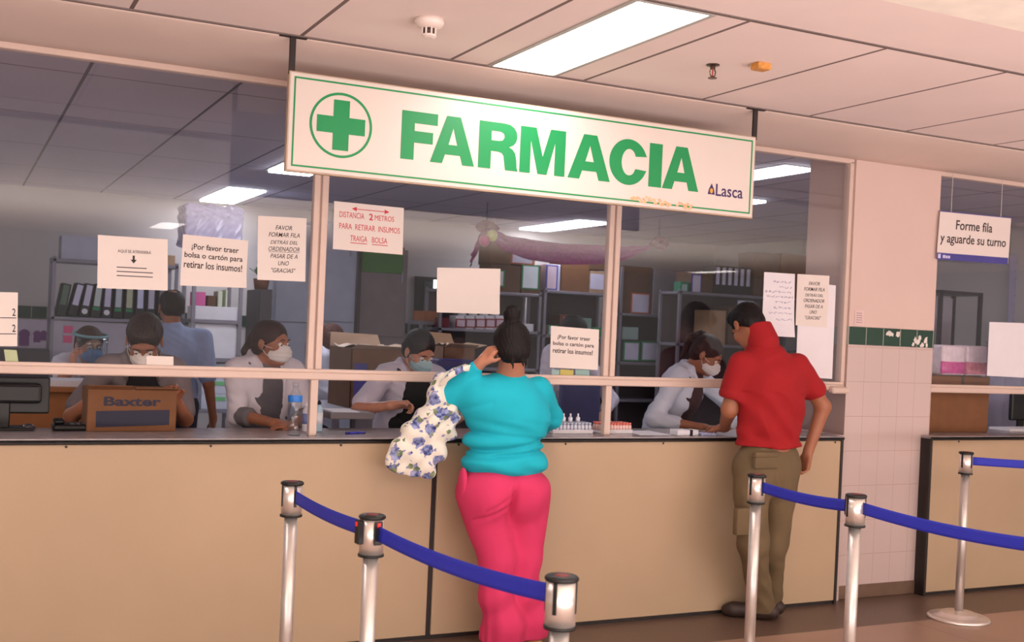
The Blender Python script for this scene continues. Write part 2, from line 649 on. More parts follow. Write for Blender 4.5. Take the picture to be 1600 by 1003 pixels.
def add_hair(root, c, A, s, style, m):
    P = lambda l: loc(c, A, np.array(l) * s)
    e = lambda l, r, k=0.02: ell(P(l), np.array(r) * s, A, k)
    if style == 'bald':
        L = [e((0, -.022, .040), (.083, .101, .086)), e((0, -.050, -.01), (.076, .060, .062))]
        subs = [e((0, -.085, .138), (.045, .060, .050), .010), e((0, .118, -.030), (.075, .080, .115), .02), e((0, .09, .11), (.06, .10, .05), .02)]
        for sd in (-1, 1): subs.append(e((sd * .092, .0, -.015), (.022, .028, .040), .008))
    else:
        L = [e((0, -.020, .042), (.084, .103, .088))]
        subs = [e((0, .118, -.030), (.075, .070, .105), .02)]
        if style in ('short', 'crop'):
            L = [e((0, -.018, .046), (.084, .103, .086)), e((0, -.055, -.01), (.074, .060, .065))]
            if style == 'short': L.append(e((0, .035, .092), (.070, .062, .040)))
            subs.append(e((0, .03, -.085), (.2, .09, .075), .015))
            for sd in (-1, 1): subs.append(e((sd * .092, .0, -.015), (.022, .028, .040), .008))
        else:
            L.append(e((0, -.050, -.010), (.078, .065, .075)))
            for sd in (-1, 1): subs.append(e((sd * .095, .002, -.015), (.022, .024, .036), .008))
        if style == 'topbun':
            L += [e((0, -.060, .150), (.040, .040, .042), .012), cap(P((0, -.045, .105)), P((0, -.06, .14)), .034 * s, .028 * s, .012)]
            for q in ((.03, -.09, -.1), (-.02, -.092, -.105), (.045, -.08, -.095)):
                L.append(cap(P((q[0], q[1] + .01, -.06)), P(q), .010 * s, .003 * s, .008))
        if style == 'pony':
            L += [e((0, -.118, .02), (.024, .024, .024), .01), cap(P((0, -.125, .02)), P((0, -.15, -.06)), .026 * s, .032 * s, .015),
                  cap(P((0, -.15, -.06)), P((0, -.125, -.17)), .032 * s, .012 * s, .015)]
        if style == 'ponyside':
            L += [e((-.02, -.10, .085), (.026, .026, .026), .01), cap(P((-.02, -.11, .085)), P((-.045, -.15, .02)), .028 * s, .034 * s, .015),
                  cap(P((-.045, -.15, .02)), P((-.05, -.13, -.12)), .034 * s, .014 * s, .015)]
        if style == 'lowbun':
            L += [e((0, -.118, -.03), (.040, .032, .036), .012)]
        if style == 'bob':
            for sd in (-1, 0, 1):
                L.append(cap(P((sd * .062, -.03 - .05 * (sd == 0), .02)), P((sd * .07, -.03 - .05 * (sd == 0), -.11)), .034 * s, .026 * s, .03))
    F = Field(np.min([p[1] for p in L], 0) - .03, np.max([p[2] for p in L], 0) + .03, .0045)
    for p in L: F.op(p)
    for p in subs: F.op(p, sub=True)
    cc = np.array(c)

    def strands(X, Y, Z):
        lx = (X - cc[0]) * A[0][0] + (Y - cc[1]) * A[0][1] + (Z - cc[2]) * A[0][2]
        lu = (X - cc[0]) * A[2][0] + (Y - cc[1]) * A[2][1] + (Z - cc[2]) * A[2][2]
        return .0012 * np.sin(lx * 420 + 5 * np.sin(lu * 30)) + .0008 * np.sin(lx * 900 + lu * 60)
    F.warp(strands)
    h = link_mesh('hair', F.mesh('hair', 1), m, root, True)
    return h


def add_mask(root, c, A, s, m, label=None):
    P = lambda l: loc(c, A, np.array(l) * s)
    L = [ell(P((0, .052, -.048)), np.array((.064, .068, .052)) * s, A, .02), ell(P((0, .085, -.038)), np.array((.036, .040, .040)) * s, A, .03)]
    F = Field(np.min([p[1] for p in L], 0) - .02, np.max([p[2] for p in L], 0) + .02, .0035)
    for p in L: F.op(p)
    F.op(ell(P((0, -.035, -.04)), np.array((.075, .085, .085)) * s, A, .01), sub=True)
    cc = np.array(c)

    def pleat(X, Y, Z):
        lu = ((X - cc[0]) * A[2][0] + (Y - cc[1]) * A[2][1] + (Z - cc[2]) * A[2][2]) / s
        return .0012 * np.sin(lu * 260)
    F.warp(pleat)
    o = link_mesh('face_mask', F.mesh('mask', 1), m, root, True)
    if label: o['label'] = label
    mb = MB()
    for sd in (-1, 1):
        for zz in (-.018, -.075):
            mb.tube([P((sd * .060, .055, zz)), P((sd * .075, .025, zz * .7)), P((sd * .083, -.012, zz * .3 + .008)), P((sd * .080, -.024, .0))], .0016, 6)
    mb.build('ear_loop', m, o, True)
    return o


def add_eyes(root, c, A, s, browm, down=True):
    P = lambda l: loc(c, A, np.array(l) * s)
    for sd in (-1, 1):
        e = MB(); q = P((sd * .031, .0785, .004))
        e.lathe([(0.0001, -.0125 * s)] + [(.0125 * s * math.sin(a), -.0125 * s * math.cos(a)) for a in np.linspace(.3, PI - .55, 8)], q, 16, A[1])
        eye = e.build('eye', mat('eye_white', (225, 215, 210), .25), root, True)
        i = MB(); f = A[1] - A[2] * (.3 if down else 0); f = nv(f)
        i.lathe([(.0001, .0126 * s), (.0045 * s, .0128 * s), (.0060 * s, .0112 * s)], q, 14, f)
        i.build('iris', mat('iris_brown', (35, 20, 14), .2), eye, True)
        b = MB()
        b.tube([P((sd * .016, .0950, .029)), P((sd * .030, .0960, .032)), P((sd * .047, .086, .026))], [.0028 * s, .0034 * s, .0015 * s], 6)
        b.build('eyebrow', browm, root, True)


def folds(amp, scale=1.0, phase=0.0, zmul=1.0):
    def f(X, Y, Z):
        a = np.sin((X * 17 + Z * 34 * zmul + 2.2 * np.sin(Z * 13 + X * 9 + phase)) * scale + phase)
        b = np.sin((Y * 23 - Z * 21 * zmul + X * 12 + 1.7 * np.sin(X * 16 - phase)) * scale + 1.3 + phase)
        c = np.sin((X * 41 - Z * 19 + Y * 15) * scale + phase * 2)
        return amp * (0.5 * np.abs(a) + 0.35 * np.abs(b) + 0.15 * c - 0.4)
    return f


SKIN = {'a': ('skin_warm', (178, 118, 92)), 'b': ('skin_light', (196, 136, 112)), 'c': ('skin_tan', (158, 100, 72))}


def skin(k):
    n, c = SKIN[k]
    m = mat(n, c, rough=.5, var=.05, vscale=25, bump=.1, bscale=300)
    m.node_tree.nodes['Principled BSDF'].inputs['Subsurface Weight'].default_value = .08
    m.node_tree.nodes['Principled BSDF'].inputs['Subsurface Radius'].default_value = (.02, .008, .004)
    return m


def staff(name, label, headp, yaw, hyaw, hpitch, arms, skin_k, hair, hair_rgb, coat_rgb, shirt_rgb, mask_rgb,
          lean=0.18, sleeve='short', open_front=True, hs=1.0, vox=.008, width=1.0, ow=1.0, eyes=True, hroll=0.0, shirt_fold=.010, cuff=None):
    """standing figure; head centre, elbows and wrists are points of the place"""
    headp = np.array(headp, float)
    A = axes(yaw)
    s = min(1.08, max(.93, (headp[2] + .03) / 1.50))
    base = headp - A[1] * (lean * .55 + .04)
    base[2] = 0
    W = width

    def T(l):
        f = l[1] + lean * max(0, l[2] - .95)
        p = loc(base, A, (l[0] * s, f * s, 0))
        p[2] = l[2] * s
        return p
    root = thing('person', label, 'person', (base[0], base[1], 0), 'pharmacy staff behind the glass')
    HA = axes(hyaw, hpitch, hroll)
    neck = T((0, .0, 1.385))
    sk = skin(skin_k)
    body = []
    hp, subs = head_prims(headp, HA, hs)
    body += hp
    body += [cap(loc(headp, HA, (0, -.025, -.07)), neck, .052 * hs, .056 * hs, .03)]
    body += [ell(T((0, 0, 1.22)), (.145 * W, .10 * W, .18), A, .05), ell(T((0, 0, .98)), (.14 * W, .10 * W, .14), A, .05)]
    sh = {}
    for sd, key in ((-1, 'L'), (1, 'R')):
        sh[key] = T((sd * .165 * W, -.005, 1.325))
        body += [cap(T((sd * .06, 0, 1.35)), sh[key], .045, .045, .03)]
        body += [cap(T((sd * .085, 0, .88)), T((sd * .09, .01, .48)), .075, .05, .03), cap(T((sd * .09, .01, .48)), T((sd * .09, -.01, .08)), .05, .034, .03),
                 cap(T((sd * .09, -.03, .035)), T((sd * .10, .12, .03)), .034, .028, .02)]
    shirt = [ell(T((0, .0, 1.23)), (.165 * W, .118 * W, .175), A, .06), ell(T((0, .01, 1.00)), (.165 * W, .125 * W, .17), A, .06),
             cap(T((-.11 * W, 0, 1.335)), T((.11 * W, 0, 1.335)), .055, .055, .04), cap(neck, T((0, .0, 1.36)), .062, .075, .03)]
    sleeves = []
    for key, a in arms.items():
        el, wr = np.array(a['el'], float), np.array(a['wr'], float)
        body += [cap(sh[key], el, .043, .036, .02), cap(el, wr, .037, .024, .02)]
        hd = a.get('hd', nv(wr - el)); hn = a.get('hn', (0, 0, -1))
        body += hand_prims(wr, hd, hn, a.get('side', 1), .95 * hs, a.get('curl', (25, 35, 25)))
        if sleeve == 'short':
            mid = sh[key] + (el - sh[key]) * .82
            sleeves += [cap(sh[key], mid, .066, .062, .03)]
        else:
            t = a.get('cuff', .55)
            sleeves += [cap(sh[key], el, .064, .056, .03), cap(el, el + (wr - el) * t, .054, .046, .02)]
    F = Field(np.min([p[1] for p in body], 0) - .03, np.max([p[2] for p in body], 0) + .03, vox)
    for p in body: F.op(p)
    for p in subs: F.op(p, sub=True)
    link_mesh('body', F.mesh('body', 1), sk, root, True)
    # inner top
    if coat_rgb is None: shirt += sleeves
    F = Field(np.min([p[1] for p in shirt], 0) - .03, np.max([p[2] for p in shirt], 0) + .03, .009)
    for p in shirt: F.op(p)
    F.op(ell(loc(neck, A, (0, .045, .03)), (.05, .06, .06), A, .01), sub=True)
    F.warp(folds(shirt_fold * .6, 1.3, 2.0))
    tm = mat('shirt_%d_%d_%d' % shirt_rgb, shirt_rgb, .8, var=.08, bump=.2, bscale=400)
    link_mesh('shirt', F.mesh('shirt'), tm, root, True)
    # coat
    if coat_rgb is not None:
        cm = mat('coat_%d_%d_%d' % coat_rgb, coat_rgb, .75, var=.03, bump=.15, bscale=350)
        coat = [ell(T((0, -.012, 1.23)), (.182 * W, .130 * W, .185), A, .06), ell(T((0, -.01, 1.00)), (.182 * W, .140 * W, .19), A, .06),
                ell(T((0, -.01, .84)), (.185 * W, .145 * W, .16), A, .06),
                cap(T((-.12 * W, -.01, 1.335)), T((.12 * W, -.01, 1.335)), .066, .066, .04)] + sleeves
        for sd in (-1, 1):      # collar round the neck, running down into the lapels
            pts = [T((0, -.085, 1.415)), T((sd * .07, -.045, 1.415)), T((sd * .088, .03, 1.385)), T((sd * .07, .10, 1.30)), T((sd * .035, .135, 1.18))]
            for p, q in zip(pts, pts[1:]): coat.append(cap(p, q, .020, .018, .015))
        F = Field(np.min([p[1] for p in coat], 0) - .03, np.max([p[2] for p in coat], 0) + .03, .008)
        for p in coat: F.op(p)
        F.op(ell(T((0, .02, 1.46)), (.066, .070, .10), A, .01), sub=True)
        if open_front:
            F.op(ell(T((0, .17, 1.18)), (.062 * W * ow, .12, .24), A, .008), sub=True)
            F.op(ell(T((0, .18, .85)), (.075 * W * ow, .12, .35), A, .008), sub=True)
        F.warp(folds(shirt_fold, 1.0, headp[0] * 3))
        link_mesh('coat', F.mesh('coat'), cm, root, True)
    if cuff is not None:
        for key, a in arms.items():
            mb = MB()
            el, wr = np.array(a['el'], float), np.array(a['wr'], float)
            t = a.get('cuff', .55)
            p = el + (wr - el) * (t - .1); q = el + (wr - el) * (t + .22)
            mb.tube([p, p + (q - p) * .25, p + (q - p) * .5, p + (q - p) * .75, q], [.050, .053, .049, .051, .042], 20)
            mb.build('sleeve_cuff', mat('cuff_grey', cuff, .85, bump=.3, bscale=300), root, True)
    # trousers and shoes
    tr = []
    for sd in (-1, 1):
        tr += [cap(T((sd * .085, 0, .90)), T((sd * .09, .01, .48)), .095, .070, .03), cap(T((sd * .09, .01, .48)), T((sd * .09, -.01, .10)), .068, .058, .03)]
    tr += [ell(T((0, 0, .93)), (.155 * W, .12 * W, .12), A, .04)]
    link_mesh('trousers', realize(tr, .011, 'trousers'), mat('dark_trousers', (45, 45, 58), .85, bump=.2, bscale=200), root, True)
    for sd in (-1, 1):
        link_mesh('shoe', realize([cap(T((sd * .09, -.04, .045)), T((sd * .10, .13, .038)), .044, .036, .03), ell(T((sd * .09, -.02, .07)), (.045, .06, .045), A, .02)], .008, 'shoe'),
                  mat('dark_shoe', (40, 34, 34), .5), root, True)
    hm = hair_mat('hair_%d_%d_%d' % hair_rgb, hair_rgb)
    add_hair(root, headp, HA, hs, hair, hm)
    if mask_rgb is not None:
        add_mask(root, headp, HA, hs, mat('mask_%d_%d_%d' % mask_rgb, mask_rgb, .8, var=.02, bump=.1, bscale=500))
    if eyes:
        add_eyes(root, headp, HA, hs, hm)
    return root, headp, HA, T


# ================================================================== THE SETTING
GY = 0.12                    # plane of the glazing
CT = 1.02                    # top of the counter
CZ = 2.80                    # hall ceiling
TR = -0.455                  # edge of the hall ceiling grid
M_floor = line_mat('floor_terrazzo', (158, 128, 112), (112, 90, 78), [(0, 0.2, 1.2, .003), (1, -.46, 1.2, .003)], rough=.35, var=.10, bump=.05)
_n = M_floor.node_tree.nodes.new('ShaderNodeTexNoise')
M_band = mat('floor_dark_band', (100, 80, 70), .4, var=.12, vscale=60)
M_inner_floor = mat('inner_floor', (205, 200, 200), .4)
M_ceil = line_mat('hall_ceiling', (240, 224, 220), (120, 102, 98), [(0, 1.29, .7, .009)], rough=.8)
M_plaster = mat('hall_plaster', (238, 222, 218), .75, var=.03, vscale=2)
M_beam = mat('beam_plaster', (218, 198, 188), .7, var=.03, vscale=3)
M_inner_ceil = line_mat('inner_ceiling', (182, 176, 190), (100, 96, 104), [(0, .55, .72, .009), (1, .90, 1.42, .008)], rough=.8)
M_inner_wall = mat('inner_wall', (186, 178, 176), .75, var=.03, vscale=2)
M_tile = line_mat('white_tiles', (198, 177, 173), (176, 150, 142), [(0, 4.93, .142, .0016), (2, .06, .215, .0018)], rough=.3)
M_green = line_mat('green_tiles', (28, 62, 48), (170, 170, 160), [(0, 4.93, .142, .0022)], rough=.3)
M_pillar = mat('pillar_paint', (208, 182, 173), .6, var=.02, vscale=3)
M_frame = mat('cream_frame', (208, 184, 172), .45, var=.03, vscale=5)
M_glass = glass_mat('window_glass', (.97, .972, .98), 1.5, 0.0, .85)
M_black = mat('black_plastic', (13, 12, 13), .45)

struct('floor', MB().box((-7, -13, -.1), (14, -.47, 0))  , M_floor)
struct('floor_2', MB().box((-7, .55, -.1), (14, 9, 0)), M_inner_floor)
struct('floor_1', MB().box((-7, -.47, -.1), (14, .55, 0)), M_band)
struct('ceiling', MB().box((-7, -1.73, CZ), (14, TR, CZ + .05)), M_ceil)
struct('ceiling_1', MB().box((-7, -2.28, CZ), (14, -1.75, CZ + .05)), M_plaster)
struct('ceiling_3', MB().box((-7, -13, CZ - .03), (14, -2.28, CZ + .05)), mat('hall_pale_plaster', (246, 240, 228), .75))
struct('trim_1', MB().box((-7, -1.755, CZ - .004), (14, -1.735, CZ + .04)).box((-7, TR - .004, CZ - .006), (14, TR + .012, CZ + .04)), mat('grid_bar', (112, 98, 94), .6))
# rounded plaster beam over the glazing
prof = [(TR + .006, CZ + .05), (TR + .006, CZ - .002), (TR + .03, CZ - .012), (-.30, CZ - .035), (-.15, CZ - .062), (0.0, CZ - .078), (.08, CZ - .086), (.10, 2.722), (GY + .06, 2.722), (GY + .06, CZ + .05)]
mb = MB()
mb.grid([[(x, y, z) for (y, z) in prof] for x in (-7, 0, 7, 14)])
struct('trim_2', mb, M_beam, True)
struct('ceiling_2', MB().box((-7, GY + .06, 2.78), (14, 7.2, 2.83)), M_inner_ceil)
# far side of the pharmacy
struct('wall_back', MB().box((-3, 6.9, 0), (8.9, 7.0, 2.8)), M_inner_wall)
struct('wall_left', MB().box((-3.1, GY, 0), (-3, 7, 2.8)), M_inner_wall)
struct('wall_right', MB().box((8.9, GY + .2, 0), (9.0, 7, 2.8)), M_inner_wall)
struct('trim_3', MB().box((-3, 6.885, 1.48), (8.9, 6.9, 1.60)), M_green)
# pillar with tiles
PX0, PX1, PY0, PY1 = 4.93, 5.645, .08, .50
struct('wall_pillar', MB().box((PX0, PY0, 1.69), (PX1, PY1, 2.80)).box((PX0 + .01, PY0 + .01, 0), (PX1 - .01, PY1 - .01, 1.7)), M_pillar)
struct('wall_pillar_tiles', MB().box((PX0, PY0, .07), (PX1, PY1, 1.578)), M_tile)
struct('trim_4', MB().box((PX0 - .002, PY0 - .002, 1.580), (PX1 + .002, PY1 + .002, 1.688)), M_green)
struct('baseboard_pillar', MB().box((PX0 - .004, PY0 - .006, 0), (PX1 + .004, PY1, .085), .004), mat('baseboard', (112, 88, 72), .5, var=.15))
# scraped patches on the green band
mb = MB()
for (x0, z0, ww, hh, seed) in ((5.30, 1.655, .12, .016, 1), (5.52, 1.612, .13, .05, 2)):
    rr = random.Random(seed)
    for k in range(16):
        x = x0 + (rr.random() - .5) * ww; z = z0 + (rr.random() - .5) * hh
        pts = [(x + math.cos(a) * rr.uniform(.006, .018), PY0 - .003 - k * .00015, z + math.sin(a) * rr.uniform(.005, .022)) for a in np.linspace(0, 2 * PI, 8)[:-1]]
        vs = [mb.bm.verts.new(p) for p in pts]
        mb.bm.faces.new(vs)
o = mb.build('scraped_paint', mat('scraped_paint', (214, 206, 200), .7)); o['kind'] = 'structure'; o.name = 'trim_5'

# glazing: window_1 (three bays over an open hatch) and window_2 (right of the pillar)
def window(name, x0, x1, mulls, panes):
    root = bpy.data.objects.new(name, None); COL.objects.link(root); root.location = (x0, GY, CT)
    root['kind'] = 'structure'
    fr = MB()
    fr.box((x0, GY - .025, 2.690), (x1, GY + .03, 2.735), .003)
    fr.build('top_rail', M_frame, root)
    MB().box((x0, GY - .03, 1.292), (x1, GY + .03, 1.328), .005).box((x0, GY - .022, 1.328), (x1, GY + .02, 1.344), .002).build('middle_rail', M_frame, root)
    for mx in mulls:
        MB().box((mx - .034, GY - .022, 1.344), (mx - .004, GY + .022, 2.69), .003).box((mx + .004, GY - .028, 1.344), (mx + .036, GY + .028, 2.69), .003).box((mx - .006, GY - .01, 1.344), (mx + .006, GY + .01, 2.69)).build('mullion', M_frame, root)
        MB().box((mx - .012, GY - .022, CT), (mx + .026, GY + .022, 1.294), .003).build('mullion', M_frame, root)
    for a, b in panes:
        MB().box((a, GY - .003, 1.34), (b, GY + .003, 2.695)).build('pane', M_glass, root)
    return root
MX1, MX2 = at(494, 450, GY).x, at(954, 450, GY).x
W1 = window('window_1', -2.9, PX0, (-.25, MX1, MX2), ((-2.9, -.25), (-.25, MX1), (MX1, MX2), (MX2, PX0 - .015)))
MB().box((PX0 - .03, GY - .025, 1.344), (PX0, GY + .03, 2.70), .003).build('side_frame', M_frame, W1)
MB().box((PX0 - .13, GY - .07, 1.275), (PX0 + .002, GY - .025, 1.315), .008).build('end_bracket', M_frame, W1)
W2 = window('window_2', PX1, 11.5, (8.2,), ((PX1, 8.2), (8.2, 11.5)))

# ------------------------------------------------------------------ counters
M_panel = mat('counter_panel', (180, 155, 127), .55, var=.04, vscale=1.6, bump=.03, bscale=90)
M_top = mat('counter_top', (150, 140, 142), .25, var=.12, vscale=14)
M_edge = mat('counter_edge', (34, 26, 24), .5)
def counter(x0, x1, seams, label, depth=.48):
    root = thing('service_counter', label, 'counter', (x0, 0, 0), 'counters under the glazing')
    xs = [x0 + .018] + [s for s in seams] + [x1 - .018]
    for a, b in zip(xs, xs[1:]):
        MB().box((a + (.014 if a != xs[0] else 0), 0, .022), (b - (.014 if b != xs[-1] else 0), .03, CT - .028), .003).build('front_panel', M_panel, root)
    MB().box((x0, .012, 0), (x1, .04, CT - .02)).box((x0, -.004, .0), (x0 + .018, .44, CT - .02)).box((x1 - .018, -.004, .0), (x1, .44, CT - .02)).build('frame', M_edge, root)
    MB().box((x0, -.012, CT - .022), (x1, .0, CT - .004), .002).build('edge_strip', M_edge, root)
    MB().box((x0, -.012, CT - .020), (x1, depth, CT), .003).build('worktop', M_top, root)
    for s in list(np.arange(x0 + .25, x1, .62)):
        MB().cyl((s, -.003, CT - .036), (s, .004, CT - .036), .006, 10).build('screw', M_edge, root)
    return root
counter(-2.9, PX0 - .075, (-.6, at(675, 850, 0).x), 'long cream panelled service counter where the two customers stand')
counter(PX1 - .07, 11.5, (7.6,), 'cream panelled service counter right of the tiled pillar')
struct('wall_counter_end', MB().box((PX0 - .075, .06, 0), (PX0, .44, 1.02)).box((PX1 - .07, .09, 0), (PX1, .44, CT - .03)), M_tile)

# ------------------------------------------------------------------ ceiling fittings
M_lit = emis('lamp_diffuser', LAMP_WARM, 9.0)
M_lit2 = emis('lamp_diffuser_cool', LAMP_COOL, 13.0)
M_lamp_frame = mat('lamp_frame', (176, 172, 168), .35)
def ceiling_light(x0, y0, x1, y1, z, m, label, group):
    r = thing('ceiling_light', label, 'ceiling light', ((x0 + x1) / 2, (y0 + y1) / 2, z), group)
    fr = MB()
    t = .022
    fr.box((x0 - t, y0 - .004, z - .006), (x0, y1 + .004, z + .03)).box((x1, y0 - .004, z - .006), (x1 + t, y1 + .004, z + .03))
    fr.box((x0, y0 - .004, z - .006), (x1, y0 + .012, z + .03)).box((x0, y1 - .012, z - .006), (x1, y1 + .004, z + .03))
    fr.build('frame', M_lamp_frame, r)
    MB().box((x0, y0 + .012, z - (.022 if m is M_lit2 else .003)), (x1, y1 - .012, z + .02), .004).build('diffuser', m, r)
    return r
ceiling_light(2.19, -1.73, 2.51, -.46, CZ, M_lit, 'bright recessed ceiling light directly above the green lettered sign', 'hall ceiling lights')
ceiling_light(-.75, -1.73, -.43, -.46, CZ, M_lit, 'recessed hall ceiling light off to the left of the sign', 'hall ceiling lights')
for (x, y, s) in ((2.35, -10.9, 'reflected at the left'), (12.0, -11.8, 'far behind on the right')):
    ceiling_light(x, y, x + .32, y + 1.27, CZ - .03, M_lit, 'recessed hall ceiling light ' + s, 'hall ceiling lights')
ceiling_light(2.22, 5.28, 2.56, 6.70, 2.78, M_lit2, 'cool ceiling light above the crinkled white package, seen through left glass', 'pharmacy ceiling lights')
ceiling_light(5.92, 5.25, 6.28, 6.72, 2.78, M_lit2, 'cool ceiling light above the purple garland and boxed shelves', 'pharmacy ceiling lights')
ceiling_light(2.22, 2.45, 2.56, 3.85, 2.78, M_lit2, 'cool ceiling light peeping out at the left edge of the sign', 'pharmacy ceiling lights')
ceiling_light(5.02, .84, 5.26, 2.20, 2.78, M_lit2, 'cool ceiling light beside the right end of the sign, upper one', 'pharmacy ceiling lights')
ceiling_light(5.90, 2.50, 6.19, 3.05, 2.78, M_lit2, 'cool ceiling light just below the sign at its right end, smaller looking', 'pharmacy ceiling lights')
ceiling_light(-1.6, 2.45, -1.28, 3.85, 2.78, M_lit2, 'cool pharmacy ceiling light out of view on the left', 'pharmacy ceiling lights')

M_white_pl = mat('white_plastic', (232, 216, 208), .4)
p = az(671, 30, CZ)
r = thing('smoke_detector', 'round white smoke detector on the hall ceiling left of the light', 'smoke detector', (p.x, p.y, CZ))
MB().lathe([(.058, CZ), (.060, CZ - .016), (.050, CZ - .030), (.028, CZ - .038)], (p.x, p.y, 0), 36).build('base', M_white_pl, r, True)
MB().lathe([(.026, CZ - .038), (.026, CZ - .062)], (p.x, p.y, 0), 24).build('sensor_grille', mat('dark_grille', (70, 52, 46), .6), r, True)
mb = MB()
for k in range(8):
    a = k * PI / 4
    mb.cyl((p.x + .028 * math.cos(a), p.y + .028 * math.sin(a), CZ - .062), (p.x + .028 * math.cos(a), p.y + .028 * math.sin(a), CZ - .036), .004, 6)
mb.lathe([(.030, CZ - .062), (.030, CZ - .070), (.018, CZ - .076)], (p.x, p.y, 0), 24)
mb.build('sensor_cap', M_white_pl, r)
p = az(1114, 101, CZ)
r = thing('sprinkler_head', 'small metal fire sprinkler head hanging from the hall ceiling', 'sprinkler', (p.x, p.y, CZ))
M_brass = mat('tarnished_metal', (96, 78, 66), .35, metal=.9)
MB().lathe([(.030, CZ), (.030, CZ - .004), (.012, CZ - .008), (.012, CZ - .02)], (p.x, p.y, 0), 20).build('escutcheon', M_brass, r)
mb = MB()
for sd in (-1, 1):
    mb.tube([(p.x + sd * .008, p.y, CZ - .018), (p.x + sd * .016, p.y, CZ - .032), (p.x + sd * .012, p.y, CZ - .048), (p.x, p.y, CZ - .056)], .0028, 6)
mb.build('frame', M_brass, r)
MB().cyl((p.x, p.y, CZ - .02), (p.x, p.y, CZ - .052), .003, 8).build('bulb', mat('sprinkler_bulb', (170, 60, 40), .2), r)
MB().cyl((p.x, p.y, CZ - .058), (p.x, p.y, CZ - .062), .020, 16).build('deflector', M_brass, r)
p = az(1189, 99, CZ)
solid('ceiling_tag', mat('orange_tag', (206, 142, 66), .5, var=.2, vscale=60), (p.x - .035, p.y - .03, CZ - .03), (p.x + .035, p.y + .03, CZ), 'small orange box stuck to the hall ceiling beside the sprinkler', 'ceiling box', .004)

# ------------------------------------------------------------------ the big green lettered sign
SY = -.45
S_tl, S_tr, S_bl = at(453, 111, SY), at(1181, 215, SY), at(449, 265, SY)
sx0, sx1 = (S_tl.x + S_bl.x) / 2, S_tr.x
sz1, sz0 = (S_tl.z + S_tr.z) / 2, (S_bl.z + at(1175, 340, SY).z) / 2
sign = thing('hanging_sign', 'white hanging pharmacy sign with green cross and large green lettering', 'sign', ((sx0 + sx1) / 2, SY, sz0))
M_board = mat('sign_board', (214, 202, 194), .32, var=.015, vscale=4)
M_sgreen = mat('sign_green', (12, 138, 76), .38, var=.02)
MB().box((sx0, SY, sz0), (sx1, SY + .03, sz1), .003).build('board', M_board, sign)
MB().box((sx0 - .004, SY + .004, sz0 - .005), (sx1 + .004, SY + .034, sz0)).box((sx0 - .004, SY + .004, sz1), (sx1 + .004, SY + .034, sz1 + .004)).box((sx0 - .004, SY + .004, sz0), (sx0, SY + .034, sz1)).box((sx1, SY + .004, sz0), (sx1 + .004, SY + .034, sz1)).build('rim', mat('sign_rim', (176, 150, 124), .5, var=.15), sign)
def rect(u0, v0, u1, v1): return [(u0, v0), (u1, v0), (u1, v1), (u0, v1)]
def arc(cx, cz, rx, rz, a0, a1, n=24): return [(cx + rx * math.cos(math.radians(a0 + (a1 - a0) * i / n)), cz + rz * math.sin(math.radians(a0 + (a1 - a0) * i / n))) for i in range(n + 1)]
def plane_part(polys, name, m, parent, Y, thick=.0015, smooth=False):
    me = flat(polys)
    n = len(me.vertices); co = np.empty(n * 3); me.vertices.foreach_get('co', co); co = co.reshape(-1, 3)
    z = (co[:, 2] - co[:, 2].min()) / max(1e-9, co[:, 2].max() - co[:, 2].min())
    me.vertices.foreach_set('co', np.stack([co[:, 0], Y - z * thick, co[:, 1]], 1).ravel()); me.update()
    return link_mesh(name, me, m, parent)
b0, b1 = .018, .0255
plane_part([rect(sx0 + b0, sz0 + b0, sx1 - b0, sz1 - b0), rect(sx0 + b1, sz0 + b1, sx1 - b1, sz1 - b1)], 'border_line', M_sgreen, sign, SY)
cc = at(533, 196, SY); cr = (at(581, 200, SY).x - at(483, 192, SY).x) / 2
plane_part([arc(cc.x, cc.z, cr, cr, 0, 352.5, 47), arc(cc.x, cc.z, cr - .011, cr - .011, 0, 352.5, 47)], 'ring', M_sgreen, sign, SY)
a, t = cr * .77, cr * .255
plane_part([[(cc.x - t, cc.z - a), (cc.x + t, cc.z - a), (cc.x + t, cc.z - t), (cc.x + a, cc.z - t), (cc.x + a, cc.z + t), (cc.x + t, cc.z + t), (cc.x + t, cc.z + a), (cc.x - t, cc.z + a), (cc.x - t, cc.z + t), (cc.x - a, cc.z + t), (cc.x - a, cc.z - t), (cc.x - t, cc.z - t)]], 'cross', M_sgreen, sign, SY)
def glyph(ch):
    if ch == 'F': return [[(0, 0), (.36, 0), (.36, .36), (.88, .36), (.88, .60), (.36, .60), (.36, .76), (1, .76), (1, 1), (0, 1)]]
    if ch == 'A': return [[(0, 0), (.27, 0), (.33, .19), (.67, .19), (.73, 0), (1, 0), (.655, 1), (.345, 1)], [(.40, .40), (.60, .40), (.50, .76)]]
    if ch == 'I': return [[(0, 0), (1, 0), (1, 1), (0, 1)]]
    if ch == 'M': return [[(0, 0), (.23, 0), (.23, .72), (.40, 0), (.60, 0), (.77, .72), (.77, 0), (1, 0), (1, 1), (.66, 1), (.5, .38), (.34, 1), (0, 1)]]
    if ch == 'R':
        o = [(0, 0), (.31, 0), (.31, .38), (.48, .38)] + [(.58, .36), (.63, .30), (.655, .14), (.68, 0), (1, 0), (.97, .08), (.955, .24), (.92, .38), (.85, .46), (.76, .50)]
        o += [(.86, .545), (.93, .62), (.96, .72), (.94, .84), (.87, .93), (.76, .985), (.62, 1), (0, 1)]
        return [o, [(.31, .61), (.50, .61), (.59, .63), (.635, .69), (.63, .76), (.58, .80), (.50, .815), (.31, .815)]]
    if ch == 'C':
        o = arc(.5, .5, .5, .52, 27, 333, 40)
        i = arc(.52, .5, .20, .30, 318, 42, 30)
        return [[(.985, .66)] + o[1:-1] + [(.985, .34)] + [(.69, .36)] + i[1:-1] + [(.69, .64)]]
